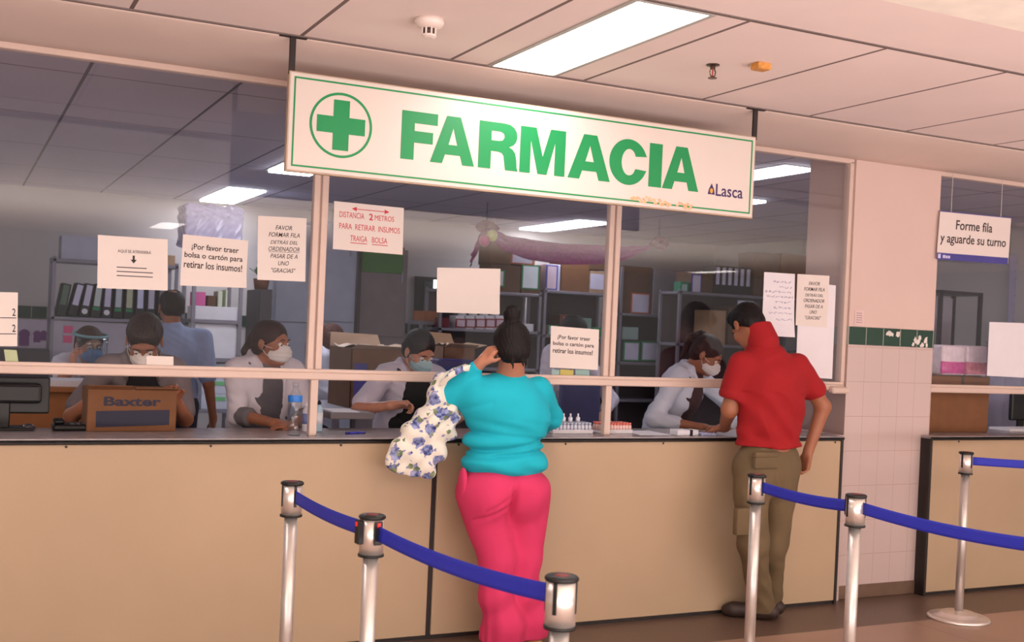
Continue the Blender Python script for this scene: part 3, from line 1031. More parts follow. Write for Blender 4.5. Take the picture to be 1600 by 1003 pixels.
letters = [('F', 627, 683), ('A', 673, 742), ('R', 748, 810), ('M', 812.5, 883), ('A', 888, 954), ('C', 952, 1011), ('I', 1014, 1034), ('A', 1035.5, 1092)]
vz1 = at(628, 171.5, SY).z; vz0 = at(625, 246.5, SY).z
vz0b = (at(1092, 301, SY).z + vz0) / 2
word = []
for ch, p0, p1 in letters:
    yy = 210 + (p0 - 627) * .128
    x0, x1 = at(p0, yy, SY).x, at(p1, yy + (p1 - p0) * .128, SY).x
    o = plane_part([[(x0 + u * (x1 - x0), vz0b + v * (vz1 - vz0b)) for u, v in pl] for pl in glyph(ch)], 'letter', M_sgreen, sign, SY)
# small brand mark at the right end
M_purple = mat('purple_ink', (62, 40, 92), .5)
q0, q1 = at(1118, 306, SY), at(1161, 292, SY)
me = place_flat(text_mesh('Lasca', .012), (q0.x, q0.z, q1.x, q1.z), SY)
link_mesh('brand_lettering', me, M_purple, sign)
g0 = at(1111.5, 297, SY)
plane_part([[(g0.x - .022, g0.z - .022), (g0.x + .022, g0.z - .022), (g0.x + .016, g0.z + .004), (g0.x, g0.z + .034), (g0.x - .016, g0.z + .004)], arc(g0.x, g0.z - .004, .010, .013, 0, 345, 20)], 'emblem', M_purple, sign, SY)
plane_part([arc(g0.x, g0.z - .002, .009, .014, 0, 345, 20)], 'emblem_centre', mat('emblem_gold', (226, 168, 60), .5), sign, SY)
# brown glue stain along the lower edge
mb = MB(); rr = random.Random(4)
p0, p1 = at(985, 308, SY), at(1080, 323, SY)
for k in range(46):
    t = rr.random(); x = p0.x + (p1.x - p0.x) * t; z = p0.z + (p1.z - p0.z) * t + rr.uniform(-.014, .012)
    pts = [(x + math.cos(a) * rr.uniform(.004, .016), SY - .0018 - k * .00005, z + math.sin(a) * rr.uniform(.003, .009)) for a in np.linspace(0, 2 * PI, 8)[:-1]]
    mb.bm.faces.new([mb.bm.verts.new(p) for p in pts])
mb.build('glue_stain', mat('glue_stain', (222, 178, 136), .6, var=.2, vscale=80), sign)
for px_ in (456, 1179):
    x = at(px_, 100 if px_ < 800 else 195, SY + .015).x
    MB().box((x - .013, SY + .006, sz1 - .01), (x + .013, SY + .020, CZ), .001).box((x - .06, SY + .000, CZ - .010), (x + .06, SY + .028, CZ - .004), .001).build('hanger', mat('hanger_black', (38, 28, 26), .5), sign)

# ------------------------------------------------------------------ notices taped to the glass
M_paper = mat('paper', (222, 210, 204), .7, var=.01)
M_paper_in = mat('paper_lilac', (224, 218, 224), .7, var=.02)
M_ink = mat('black_ink', (44, 38, 40), .7)
M_ink2 = mat('soft_ink', (96, 86, 88), .7)
M_red = mat('red_ink', (196, 44, 60), .6)
NG = 'notices taped to the glass'
def notice(tl, tr, br, bl, label, Y=GY - .0045, m=None, curl=0.0, group=NG, name='paper_notice', cat='notice', nx=8, nz=8):
    q = [at(*c, Y) for c in (tl, tr, br, bl)]
    root = thing(name, label, cat, tuple((q[2] + q[3]) / 2), group)
    P = []
    for i in range(nx + 1):
        u = i / nx; row = []
        for j in range(nz + 1):
            v = j / nz
            p = (q[3] * (1 - u) + q[2] * u) * (1 - v) + (q[0] * (1 - u) + q[1] * u) * v
            p = p.copy(); p.y = Y - curl * (max(0, .35 - v) ** 2 * 2 + max(0, u - .8) * max(0, .3 - v) * 6)
            row.append(p)
        P.append(row)
    MB().grid(P, .0006).build('sheet', m or M_paper, root)
    return root, q
def line(root, q, body, u0, v0, u1, v1, m=None, bold=.012, shear=0.0, Y=GY - .0055, name='lettering', fr=None):
    """text set in the box (u0..u1, v0..v1) of the notice, v downwards"""
    o = q[0]; U = q[1] - q[0]; V = q[3] - q[0]
    me = text_mesh(body, bold, shear)
    n = len(me.vertices); co = np.empty(n * 3); me.vertices.foreach_get('co', co); co = co.reshape(-1, 3)
    lo, hi = co.min(0), co.max(0)
    a = u0 + (co[:, 0] - lo[0]) / (hi[0] - lo[0]) * (u1 - u0)
    if fr is not None: lo[1], hi[1] = fr
    b = v1 + (co[:, 1] - lo[1]) / (hi[1] - lo[1]) * (v0 - v1)
    d = (co[:, 2] - lo[2]) / max(1e-9, hi[2] - lo[2])
    P = np.stack([o[i] + a * U[i] + b * V[i] for i in range(3)], 1)
    P[:, 1] = Y - d * .0006
    me.vertices.foreach_set('co', P.ravel()); me.update()
    return link_mesh(name, me, m or M_ink, root)
def bar(root, q, boxes, m=None, Y=GY - .0055, name='printed_line'):
    mb = MB(); o = q[0]; U = q[1] - q[0]; V = q[3] - q[0]
    for (u0, v0, u1, v1) in boxes:
        pts = [o + U * u + V * v for u, v in ((u0, v0), (u1, v0), (u1, v1), (u0, v1))]
        for p in pts: p.y = Y
        mb.bm.faces.new([mb.bm.verts.new(p) for p in pts])
    return mb.build(name, m or M_ink, root)
def scribble(root, q, rows, m, seed, Y=GY - .0056, h=.02):
    """handwriting too small to read: a wavering pen line per row"""
    rr = random.Random(seed); o = q[0]; U = q[1] - q[0]; V = q[3] - q[0]; mb = MB()
    for (v, u0, u1) in rows:
        u = u0
        while u < u1:
            L = rr.uniform(.05, .16); pts = []
            n = 7
            for k in range(n):
                uu = u + L * k / (n - 1)
                p = o + U * min(uu, u1) + V * (v + rr.uniform(-h, h)); p.y = Y
                pts.append(p)
            mb.tube(pts, .0011, 4)
            u += L + .035
    return mb.build('handwriting', m, root)

TN = []
r, q = notice((-62, 455), (28, 457), (27, 541), (-62, 540), 'white notice cut off by the left edge of the picture')
line(r, q, '2', .90, .30, .96, .44); line(r, q, '2', .90, .60, .96, .74); bar(r, q, [(.60, .47, .97, .485), (.60, .77, .97, .785)])
r, q = notice((153, 367), (262, 374), (262, 454), (152, 450), 'white landscape notice with a black arrow pointing down')
line(r, q, 'AQUÍ SE ATENDERÁ', .28, .235, .76, .315, M_ink, .004)
bar(r, q, [(.495, .35, .525, .44)], M_ink, name='arrow_shaft')
mb = MB(); o = q[0]; U = q[1] - q[0]; V = q[3] - q[0]
pts = [o + U * u + V * v for u, v in ((.465, .43), (.555, .43), (.51, .50))]
for p_ in pts: p_.y = GY - .0055
mb.bm.faces.new([mb.bm.verts.new(p_) for p_ in pts]); mb.build('arrow_head', M_ink, r)
for v, n in ((.575, 5), (.655, 6), (.735, 6)):
    bar(r, q, [(.27 + .09 * k, v, .27 + .09 * k + (.092 if k < n - 1 else .07), v + .02) for k in range(n)], M_ink2)
r, q = notice((286, 366), (388, 376), (384, 450), (281, 446), 'landscape notice about bringing a bag, hung under the crinkled package', curl=.03)
for k, (s_, a_, b_) in enumerate((('¡Por favor traer', .14, .86), ('bolsa o cartón para', .04, .93), ('retirar los insumos!', .04, .93))):
    line(r, q, s_, a_, .16 + .17 * k, b_, .30 + .17 * k, M_ink, .012)
r, q = notice((403, 337), (479, 341), (477, 440), (402, 437), 'portrait notice in bold italics beside the left mullion')
LN = (('FAVOR', .36, .70), ('FORMAR FILA', .22, .86), ('DETRÁS DEL', .26, .82), ('ORDENADOR', .22, .86), ('PASAR DE A', .26, .82), ('UNO', .42, .64), ('"GRACIAS"', .28, .78))
for k, (s_, a_, b_) in enumerate(LN):
    line(r, q, s_, a_, .135 + .112 * k, b_, .205 + .112 * k, M_ink, .002, .25)
bar(r, q, [(.22, .552, .85, .558)], M_ink, name='underline')
r, q = notice((522, 314), (631, 325), (629, 398), (520, 389), 'white notice handwritten in red about keeping two metres apart')
bar(r, q, [(.30, .115, .72, .130)], M_red, name='arrow_line')
for tip, back in ((.25, .32), (.79, .72)):
    mb = MB(); o = q[0]; U = q[1] - q[0]; V = q[3] - q[0]
    pts = [o + U * u + V * v for u, v in ((tip, .122), (back, .075), (back, .17))]
    for p_ in pts: p_.y = GY - .0056
    mb.bm.faces.new([mb.bm.verts.new(p_) for p_ in pts]); mb.build('arrow_head', M_red, r)
line(r, q, 'DISTANCIA', .08, .20, .43, .32, M_red, 0.0); line(r, q, '2', .50, .19, .555, .33, M_red, .02); line(r, q, 'METROS', .58, .21, .86, .32, M_red, 0.0)
line(r, q, 'PARA  RETIRAR  INSUMOS', .08, .44, .95, .56, M_red, 0.0)
line(r, q, 'TRAIGA', .24, .68, .48, .80, M_red, 0.0); line(r, q, 'BOLSA', .55, .68, .77, .80, M_red, 0.0); bar(r, q, [(.24, .83, .48, .845), (.55, .83, .78, .845)], M_red, name='underline')
r, q = notice((683, 418), (782, 420), (780, 491), (682, 488), 'blank white sheet of paper above the bun of the woman in turquoise', curl=.01)
r, q = notice((861, 509), (936, 515), (934, 578), (859, 574), 'landscape notice about bringing a bag, right of the woman in turquoise')
for k, (s_, a_, b_) in enumerate((('¡Por favor traer', .14, .82), ('bolsa o cartón para', .05, .90), ('retirar los insumos!', .05, .88))):
    line(r, q, s_, a_, .20 + .16 * k, b_, .32 + .16 * k, M_ink, .012)
r, q = notice((1194, 425), (1242, 428), (1240, 527), (1190, 524), 'handwritten sheet behind the head of the man in red', m=M_paper_in, curl=.02)
scribble(r, q, [(.14, .30, .9), (.22, .5, .9), (.30, .05, .9), (.38, .1, .95), (.46, .4, .9), (.55, .35, .9), (.64, .2, .95), (.74, .45, .95), (.84, .4, .9), (.92, .5, .9)], mat('blue_ink', (88, 88, 140), .6), 3)
r, q = notice((1249, 440), (1306, 446), (1300, 592), (1243, 588), 'long blank white sheet hanging below the small notice near the pillar', m=M_paper_in, Y=GY - .0045)
r, q = notice((1246, 428), (1296, 431), (1292, 512), (1243, 508), 'small portrait notice taped over the long white sheet near the pillar', Y=GY - .0062)
for k, (s_, a_, b_) in enumerate(LN):
    line(r, q, s_, a_, .135 + .112 * k, b_, .205 + .112 * k, M_ink, .002, .25, Y=GY - .0072)
r, q = notice((1546, 503), (1602, 505), (1600, 590), (1542, 587), 'blank whitish sheet on the glass right of the pillar', m=M_paper_in)
r, q = notice((1336, 484), (1350, 485), (1350, 509), (1335, 508), 'tiny faded slip stuck on the pillar above the green tiles', Y=PY0 - .002, m=mat('faded_slip', (214, 186, 184), .8), group='slips of paper')
scribble(r, q, [(.2 + .15 * k, .2, .8) for k in range(5)], M_ink2, 9, Y=PY0 - .003)
# coloured slips at the foot of the glass
for (x0, x1, c, s_) in ((862, 874, (160, 190, 186), 'pale aqua slip under the bag notice, left'), (875, 896, (206, 190, 96), 'yellow slip taped under the bag notice'), (899, 921, (150, 184, 178), 'pale aqua slip under the bag notice, right')):
    notice((x0, 577), (x1, 578), (x1, 592), (x0, 591), s_, m=mat('slip_%d' % c[0], c, .8), group='slips of paper', Y=GY + .006)
notice((6, 546), (26, 547), (29, 567), (9, 567), 'pale green sticky note at the bottom of the left pane', m=mat('slip_green', (196, 206, 160), .8), group='slips of paper', Y=GY + .006)
notice((229, 556), (271, 557), (271, 574), (229, 573), 'small white card low on the glass before the masked man', group='slips of paper')

# hanging plastic sign right of the pillar
q0, q1 = at(1466, 408, GY - .06), at(1580, 336, GY - .06)
qs = [at(1468, 329, GY - .06), at(1580, 340, GY - .06), at(1575, 412, GY - .06), at(1463, 405, GY - .06)]
r, q = notice((1469, 329), (1580, 340), (1575, 412), (1463, 405), 'white hall sign with a blue foot strip right of the pillar', Y=GY - .06, name='queue_sign', cat='sign', group='hall signs')
line(r, q, 'Forme fila', .23, .16, .74, .36, M_ink, .010, Y=GY - .0612)
line(r, q, 'y aguarde su turno', .03, .45, .95, .70, M_ink, .010, Y=GY - .0612)
mbb = bar(r, q, [(0, .86, 1, 1)], mat('sign_blue', (66, 62, 140), .5), Y=GY - .0612, name='blue_strip')
bar(r, q, [(0, 0, 1, .018)], mat('sign_blue', (66, 62, 140), .5), Y=GY - .0612, name='top_line')
bar(r, q, [(.015, .885, .05, .975), (.08, .90, .115, .965), (.12, .91, .145, .965), (.15, .91, .18, .965)], mat('white_ink', (200, 196, 226), .5), Y=GY - .0624, name='small_print')
for u in (.15, .85):
    pt = q[0] * (1 - u) + q[1] * u
    MB().cyl((pt.x, GY - .06, pt.z - .004), (pt.x, GY - .06, 2.74), .002, 6).build('cord', mat('cord_white', (200, 190, 185), .6), r)


# ================================================================== BARRIER POSTS
M_chrome = mat('brushed_steel', (232, 222, 216), .30, metal=.75, var=.04, vscale=20)
M_pole = mat('steel_pole', (206, 198, 194), .34, metal=.7, var=.05, vscale=20)
M_belt = mat('blue_belt', (32, 42, 176), .6, var=.05, vscale=40, bump=.3, bscale=500)
M_redp = mat('red_plastic', (226, 34, 30), .4)
TZ = .98
def clip_part(root, c, ang, name='belt_clip', red=True, w_=.016):
    d = Vector((math.cos(ang), math.sin(ang), 0))
    rot = Matrix.Rotation(ang, 3, 'Z')
    o = MB().obox(c + d * .043 + Vector((0, 0, TZ - .052)), (w_, .030, .074), rot, .003).build(name, M_black, root)
    if red:
        MB().obox(c + d * (.044 + w_ / 2) + Vector((0, 0, TZ - .026)), (.004, .012, .014), rot, .001).build('release_button', M_redp, o)
    return o
def barrier_post(x, y, label, belt_angs, slots=(0.25, 1.75, 3.3, 4.8)):
    r = thing('barrier_post', label, 'barrier post', (x, y, 0), 'retractable belt barrier posts')
    c = Vector((x, y, 0))
    MB().lathe([(.175, 0), (.178, .006), (.170, .016), (.160, .020), (.110, .026), (.104, .036), (.090, .042), (.040, .046), (.030, .050)], c, 48).build('base', M_chrome, r, True)
    MB().lathe([(.0245, .045), (.0245, TZ - .125)], c, 32).build('pole', M_pole, r, True)
    MB().lathe([(.038, TZ - .122), (.0375, TZ - .010)], c, 40).build('head', M_chrome, r, True)
    MB().lathe([(.036, TZ - .131), (.041, TZ - .130), (.041, TZ - .123), (.036, TZ - .122)], c, 40).build('collar', M_black, r, True)
    cp = MB().lathe([(.037, TZ - .014), (.0425, TZ - .010), (.0425, TZ - .004), (.038, TZ), (.0001, TZ + .001)], c, 40).build('cap', M_black, r, True)
    MB().lathe([(.020, TZ), (.018, TZ + .0025), (.0001, TZ + .003)], c, 24).build('cap_disc', mat('dull_red', (120, 50, 50), .5), cp, True)
    for a in slots:
        d = Vector((math.cos(a), math.sin(a), 0))
        MB().obox(c + d * .0365 + Vector((0, 0, TZ - .052)), (.006, .011, .078), Matrix.Rotation(a, 3, 'Z'), .001).build('slot', M_black, r)
    return r
posts = [(1.142, -1.14), (1.194, -1.893), (1.36, -2.826), (3.24, -1.213), (3.264, -1.809), (5.30, -.535)]
for k, (px_, py_) in enumerate(((457, 752), (582, 804), (878, 899), (1183, 741), (1338, 772), (1510, 706))):
    v = az(px_, py_, TZ); posts[k] = (v.x, v.y)
PL = ['leftmost steel barrier post, nearest the counter in the left row', 'middle steel barrier post of the left row, with the red-buttoned black clip', 'closest steel barrier post, its head cut by the bottom of the picture', 'steel barrier post standing in front of the trousers of the man in red', 'steel barrier post in front of the tiled pillar', 'rearmost steel barrier post whose round base stands in view by the right counter']
def ang(a, b): return math.atan2(b[1] - a[1], b[0] - a[0])
ext = [(3.37, -2.75), (6.75, -1.02)]
def belt(a, b, label, za=TZ - .052, zb=TZ - .052, sag=.012, h=.048, full=True):
    A_, B_ = Vector((*a, za)), Vector((*b, zb))
    d = (B_ - A_).normalized(); A_ = A_ + d * .036; B_ = B_ - d * .036
    P = []
    for i in range(25):
        t = i / 24; p = A_.lerp(B_, t); p.z -= sag * 4 * t * (1 - t)
        tw = .10 * math.sin(t * PI)
        P.append([p + Vector((0, tw * (v - .5) * h, (v - .5) * h)) for v in (0, .25, .5, .75, 1)])
    o = MB().grid(P, .0012).build('barrier_belt', M_belt, None, True)
    return tag(o, label, 'barrier belt', 'blue barrier belts')
aL1, aL2 = ang(posts[0], posts[1]), ang(posts[1], posts[2])
r = barrier_post(*posts[0], PL[0], ())
c = Vector((*posts[0], 0))
r = barrier_post(*posts[1], PL[1], (), slots=(aL1 + PI - 1.2, .3))
clip_part(r, Vector((*posts[1], 0)), math.radians(188), red=True, w_=.020)
clip_part(r, Vector((*posts[1], 0)), math.radians(-82), red=True, w_=.006)
r = barrier_post(*posts[2], PL[2], (), slots=(math.radians(-42), math.radians(218), .9, 2.4))
r = barrier_post(*posts[3], PL[3], ())
r = barrier_post(*posts[4], PL[4], (), slots=(math.radians(-50), math.radians(170), .8, 2.2))
clip_part(r, Vector((*posts[4], 0)), ang(posts[4], posts[3]), red=False, w_=.010)
r = barrier_post(*posts[5], PL[5], ())
r = barrier_post(*ext[0], 'steel barrier post out of view to the right, near the viewer', ())
r = barrier_post(*ext[1], 'steel barrier post out of view to the right, by the far counter', ())
belt(posts[0], posts[1], 'short blue barrier belt between the two left posts')
belt(posts[1], posts[2], 'blue barrier belt crossing in front of the pink trousers', sag=.02)
belt(posts[3], posts[4], 'blue barrier belt crossing the trousers of the man in red')
belt(posts[4], ext[0], 'blue barrier belt running off the right edge, the near lower one', sag=.02)
belt(posts[5], ext[1], 'blue barrier belt running off the right edge, the far upper one', sag=.015)

# ================================================================== THE WOMAN IN TURQUOISE
HY = -.24
wr = thing('person', 'person seen from behind in a turquoise long-sleeved top and pink trousers, hand at ear', 'person', (2.45, -.3, 0), 'customers at the counter')
WA = axes(6)
wh = np.array(at(799, 545, -.27)); WHA = axes(14, -12, 4)
def Wp(px, py, y): return np.array(at(px, py, y))
neck = Wp(797, 590, -.25)
shL, shR = Wp(738, 606, -.22), Wp(846, 604, -.22)
elL, wrL = Wp(702, 618, -.16), Wp(752, 566, -.26)
elR, wrR = Wp(861, 652, -.12), Wp(846, 672, .10)
hp, subs = head_prims(wh, WHA, 1.0)
body = list(hp) + [cap(loc(wh, WHA, (0, -.03, -.06)), neck, .056, .064, .03), cap(neck, neck - [0, 0, .05], .06, .10, .04)]
body += [ell(Wp(787, 655, HY), (.16, .11, .20), WA, .05), ell(Wp(786, 745, HY), (.17, .12, .14), WA, .05)]
body += [cap(shL, elL, .050, .045), cap(elL, wrL, .044, .027), cap(shR, elR, .050, .044), cap(elR, wrR, .042, .026)]
hdir = nv(Wp(778, 537, -.29) - wrL)
body += hand_prims(wrL, hdir, nv(wh - wrL) , -1, .92, (18, 28, 22), spread=.2)
body += hand_prims(wrR, nv((-.25, 1, -.25)), (0, 0, -1), 1, .92, (15, 20, 15))
fL, fR = az(771, 1005, 0), az(822, 1003, 0)
hipL, hipR = Wp(750, 775, HY - .0), Wp(824, 773, HY)
knL, knR = Wp(777, 890, -.27), Wp(816, 888, -.25)
anL, anR = np.array((fL.x, -.27, .09)), np.array((fR.x, -.21, .09))
for h_, k_, a_ in ((hipL, knL, anL), (hipR, knR, anR)):
    body += [cap(h_, k_, .085, .055), cap(k_, a_, .055, .036), cap(a_ - [0, .03, .05], a_ + [0, .15, -.055], .036, .030)]
F = Field(np.min([p[1] for p in body], 0) - .03, np.max([p[2] for p in body], 0) + .03, .007)
for p in body: F.op(p)
for p in subs: F.op(p, sub=True)
link_mesh('body', F.mesh('body', 1), skin('a'), wr, True)
add_hair(wr, wh, WHA, 1.07, 'topbun', hair_mat('hair_black', (20, 15, 16)))
add_eyes(wr, wh, WHA, 1.0, MATS['hair_black'])
bp = loc(wh, WHA, (0, -.056, .132))
mb = MB(); ring = [loc(bp, WHA, (.033 * math.cos(a), .033 * math.sin(a), .004 * math.sin(2 * a))) for a in np.linspace(0, 2 * PI, 17)]
mb.tube(ring, .0045, 8); mb.build('hair_tie', mat('yellow_tie', (206, 178, 40), .5), wr, True, 'thin yellow hair tie')
# top: broad back narrowing a little at the waist, with rolls, spreading again over the hips
M_turq = mat('turquoise_jersey', (6, 176, 198), .85, var=.03, vscale=6, bump=.15, bscale=450)
top = [ell(Wp(784, 632, HY), (.215, .150, .150), WA, .07), ell(Wp(800, 655, HY), (.200, .158, .120), WA, .06), ell(Wp(788, 690, HY), (.212, .160, .10), WA, .05), ell(Wp(789, 722, HY), (.225, .168, .085), WA, .05),
       cap(shL + [.03, 0, -.03], shR + [-.03, 0, -.03], .066, .066, .05), cap(neck + [0, 0, -.035], neck + [0, 0, -.09], .082, .115, .05),
       cap(shL + [0, 0, -.02], elL, .068, .064, .04), cap(elL, elL + (wrL - elL) * .82, .056, .036, .03),
       cap(shR + [-.01, 0, -.02], elR, .066, .060, .04), cap(elR, elR + (wrR - elR) * .8, .054, .038, .03)]
F = Field(np.min([p[1] for p in top], 0) - .03, np.max([p[2] for p in top], 0) + .03, .007)
for p in top: F.op(p)
hz = Wp(787, 747, HY - .16)
wa = Wp(789, 684, HY)
def jersey(X, Y, Z):
    dz = Z - wa[2]
    roll = .022 * np.exp(-((dz + .035 + .02 * np.sin(X * 9)) / .016) ** 2) + .014 * np.exp(-((dz + .075 - .02 * np.sin(X * 7 + 2)) / .012) ** 2) + .012 * np.exp(-((dz - .02 + .10 * (X - 2.4)) / .012) ** 2)
    diag = .006 * np.exp(-((Z - (1.20 + .35 * (X - 2.25))) / .012) ** 2) * (X < 2.33)
    return roll + diag + .003 * np.sin(X * 26 + Z * 60 + 2 * np.sin(Z * 22)) * (Z < wa[2] + .10) + .0016 * np.sin(X * 40 - Z * 33)
F.warp(jersey)
F.clip(lambda X, Y, Z: Z - (hz[2] + .012 * np.sin((X - 2.1) * 5.2 - .5) - .018 + 0 * Y))
F.op(ell(neck + [0, -.0, .055], (.085, .075, .055), WA, .01), sub=True)
link_mesh('turquoise_top', F.mesh('turquoise_top', 2), M_turq, wr, True)
# trousers, wide and flared at the hem
M_pink = mat('pink_jersey', (208, 52, 100), .9, var=.03, vscale=6, bump=.15, bscale=450)
tr = [ell(Wp(786, 757, HY), (.218, .160, .12), WA, .06), ell(Wp(762, 775, HY - .035), (.125, .135, .13), WA, .05), ell(Wp(815, 775, HY - .03), (.125, .135, .13), WA, .05)]
for h_, k_, a_, sx in ((hipL, knL, anL, -1), (hipR, knR, anR, 1)):
    tr += [cap(h_, k_ + [0, 0, .05], .118, .092, .04), cap(k_ + [0, 0, .05], k_ - [0, 0, .12], .092, .084, .03), cap(k_ - [0, 0, .12], a_ + [0, 0, .03], .084, .098, .03), cap(a_ + [0, -.01, .04], a_ + [0, .02, -.02], .100, .112, .03)]
F = Field(np.min([p[1] for p in tr], 0) - .03, np.max([p[2] for p in tr], 0) + .03, .008)
for p in tr: F.op(p)
cro = Wp(803, 800, HY - .15)
def trous(X, Y, Z):
    cleft = .026 * np.exp(-((X - cro[0]) / .014) ** 2) * np.exp(-((Z - cro[2] - .06) / .09) ** 2) * (Y < HY)
    w1 = .012 * np.exp(-((Z - (cro[2] + .035) + .45 * (cro[0] - X)) / .010) ** 2) * ((X < cro[0]) & (X > cro[0] - .18))
    w2 = .010 * np.exp(-((Z - (cro[2] + .085) + .60 * (cro[0] - X)) / .010) ** 2) * ((X < cro[0]) & (X > cro[0] - .15))
    fl = .004 * np.sin(np.arctan2(Y + .25, X - 2.42) * 9 + Z * 4) * np.clip((.45 - Z) / .4, 0, 1)
    return cleft + w1 + w2 + fl + .0025 * np.sin(X * 31 - Z * 27 + 2 * np.sin(Z * 11))
F.warp(trous)
F.clip(lambda X, Y, Z: Z - .035 + 0 * X * Y)
link_mesh('pink_trousers', F.mesh('pink_trousers', 2), M_pink, wr, True)
pk = Wp(710, 748, HY - .02)
link_mesh('pocket_flap', realize([ell(pk + [.045, 0, -.03], (.022, .045, .085), WA, .02)], .006, 'pocket'), M_pink, wr, True)
for a_ in (anL, anR):
    mb = MB(); mb.box((a_[0] - .048, a_[1] - .075, 0), (a_[0] + .048, a_[1] + .19, .028), .012, 2)
    mb.tube([a_ + [-.045, .09, -.07], a_ + [-.02, .10, -.035], a_ + [.02, .10, -.035], a_ + [.045, .09, -.07]], .010, 8)
    mb.build('sandal', mat('tan_sandal', (190, 140, 100), .6), wr, True)

# ------------------------------------------------------------------ floral bag on her forearm
def bag_material():
    m = mat('floral_cotton', (226, 220, 208), .85, var=.02)
    nt = m.node_tree; b = nt.nodes['Principled BSDF']
    src = b.inputs['Base Color'].links[0].from_socket
    tc = nt.nodes.new('ShaderNodeTexCoord')
    nz = nt.nodes.new('ShaderNodeTexNoise'); nz.inputs['Scale'].default_value = 42; nz.inputs['Detail'].default_value = 2
    nt.links.new(tc.outputs['Object'], nz.inputs['Vector'])
    for scale, thr, ca, cb, seed in ((12, .37, (44, 58, 120), (150, 160, 205), 0.0), (17, .27, (92, 112, 84), (140, 150, 116), 3.7), (27, .27, (60, 70, 130), (170, 170, 205), 8.1)):
        mp = nt.nodes.new('ShaderNodeMapping'); mp.inputs['Location'].default_value = (seed, seed * 2, seed)
        ad = nt.nodes.new('ShaderNodeMix'); ad.data_type = 'RGBA'; ad.blend_type = 'ADD'; ad.inputs['Factor'].default_value = .035
        nt.links.new(tc.outputs['Object'], mp.inputs['Vector'])
        nt.links.new(mp.outputs[0], ad.inputs['A']); nt.links.new(nz.outputs['Color'], ad.inputs['B'])
        v = nt.nodes.new('ShaderNodeTexVoronoi'); v.inputs['Scale'].default_value = scale; v.inputs['Randomness'].default_value = 1
        nt.links.new(ad.outputs['Result'], v.inputs['Vector'])
        lt = nt.nodes.new('ShaderNodeMath'); lt.operation = 'LESS_THAN'; lt.inputs[1].default_value = thr
        nt.links.new(v.outputs['Distance'], lt.inputs[0])
        cr_ = nt.nodes.new('ShaderNodeValToRGB'); cr_.color_ramp.elements[0].color = lin(ca); cr_.color_ramp.elements[1].color = lin(cb)
        cr_.color_ramp.elements[0].position = .35; cr_.color_ramp.elements[1].position = .6
        nt.links.new(nz.outputs['Fac'], cr_.inputs['Fac'])
        mx = nt.nodes.new('ShaderNodeMix'); mx.data_type = 'RGBA'
        nt.links.new(lt.outputs[0], mx.inputs['Factor']); nt.links.new(src, mx.inputs['A']); nt.links.new(cr_.outputs['Color'], mx.inputs['B'])
        src = mx.outputs['Result']
    nt.links.new(src, b.inputs['Base Color'])
    return m
M_bag = bag_material()
bg = thing('tote_bag', 'white cotton tote bag with blue flowers hanging from an elbow', 'bag', tuple(Wp(660, 725, -.16)))
YB = -.17
Lf = [(684, 609), (668, 630), (650, 655), (632, 680), (612, 706), (608, 716)]
Rt_ = [(690, 606), (704, 620), (712, 645), (708, 672), (694, 705), (676, 734)]
L = []
for k in range(6):
    l, r_ = Wp(*Lf[k], YB), Wp(*Rt_[k], YB)
    th = (.020, .034, .046, .050, .036, .018)[k]
    l2 = l + (r_ - l) * .0 ; n_ = 5
    for j in range(n_):
        t = (j + .5) / n_
        L.append(ell(l + (r_ - l) * t, (max(.022, np.linalg.norm(r_ - l) / n_ * .85), th, .055), axes(0, 0, 0), .035))
F = Field(np.min([p[1] for p in L], 0) - .03, np.max([p[2] for p in L], 0) + .03, .006)
for p in L: F.op(p)
F.warp(lambda X, Y, Z: .008 * np.sin((X * .8 - Z * .55) * 75 + 2 * np.sin(Z * 25)) * np.clip((Z - .85) * 4, .2, 1) + .004 * np.sin(X * 38 + Z * 51))
link_mesh('bag_body', F.mesh('bag', 2), M_bag, bg, True)
for k, pts in enumerate((((683, 614, YB - .03), (690, 600, -.22), (702, 588, -.255), (720, 577, -.27), (738, 574, -.25), (744, 580, -.20)),
                         ((677, 618, YB), (681, 604, -.17), (692, 590, -.14), (708, 580, -.12), (728, 573, -.14), (740, 577, -.18)))):
    c_ = [Wp(*p) for p in pts]
    P = []
    for i in range(21):
        t = i / 20 * (len(c_) - 1); j = min(int(t), len(c_) - 2); f_ = t - j
        p = c_[j] * (1 - f_) + c_[j + 1] * f_
        P.append([p + np.array((.35, 0, -.9)) * v * .030 - np.array((.35, 0, -.9)) * .015 for v in (0, .5, 1)])
    MB().grid(P, .004).build('strap', M_bag, bg, True)

# ================================================================== THE MAN IN RED
mr = thing('person', 'person seen from behind in a red polo shirt and olive cargo trousers, head bowed', 'person', (4.12, -.3, 0), 'customers at the counter')
MA = axes(12)
mh = np.array(at(1168, 510, -.13)); MHA = axes(4, -42, 0)
MY = -.27
neck = Wp(1186, 532, -.22)
shL, shR = Wp(1157, 568, -.22), Wp(1247, 572, -.29)
elL, wrL = Wp(1140, 640, -.18), Wp(1131, 668, .05)
elR, wrR = Wp(1286, 636, -.30), Wp(1262, 708, -.27)
hp, subs = head_prims(mh, MHA, 1.02)
body = list(hp) + [cap(loc(mh, MHA, (0, -.03, -.06)), neck, .056, .062, .03)]
body += [ell(Wp(1203, 600, MY), (.15, .10, .20), MA, .05), ell(Wp(1200, 695, MY), (.145, .105, .16), MA, .05)]
body += [cap(shL, elL, .052, .045), cap(elL, wrL, .046, .028), cap(shR, elR, .052, .043), cap(elR, wrR, .044, .028)]
body += hand_prims(wrL, nv((-.1, 1, -.12)), (0, 0, -1), 1, 1.0, (25, 35, 25))
body += hand_prims(wrR, nv((-.06, .12, -1)), nv((-1, .15, 0)), 1, 1.0, (22, 34, 26))
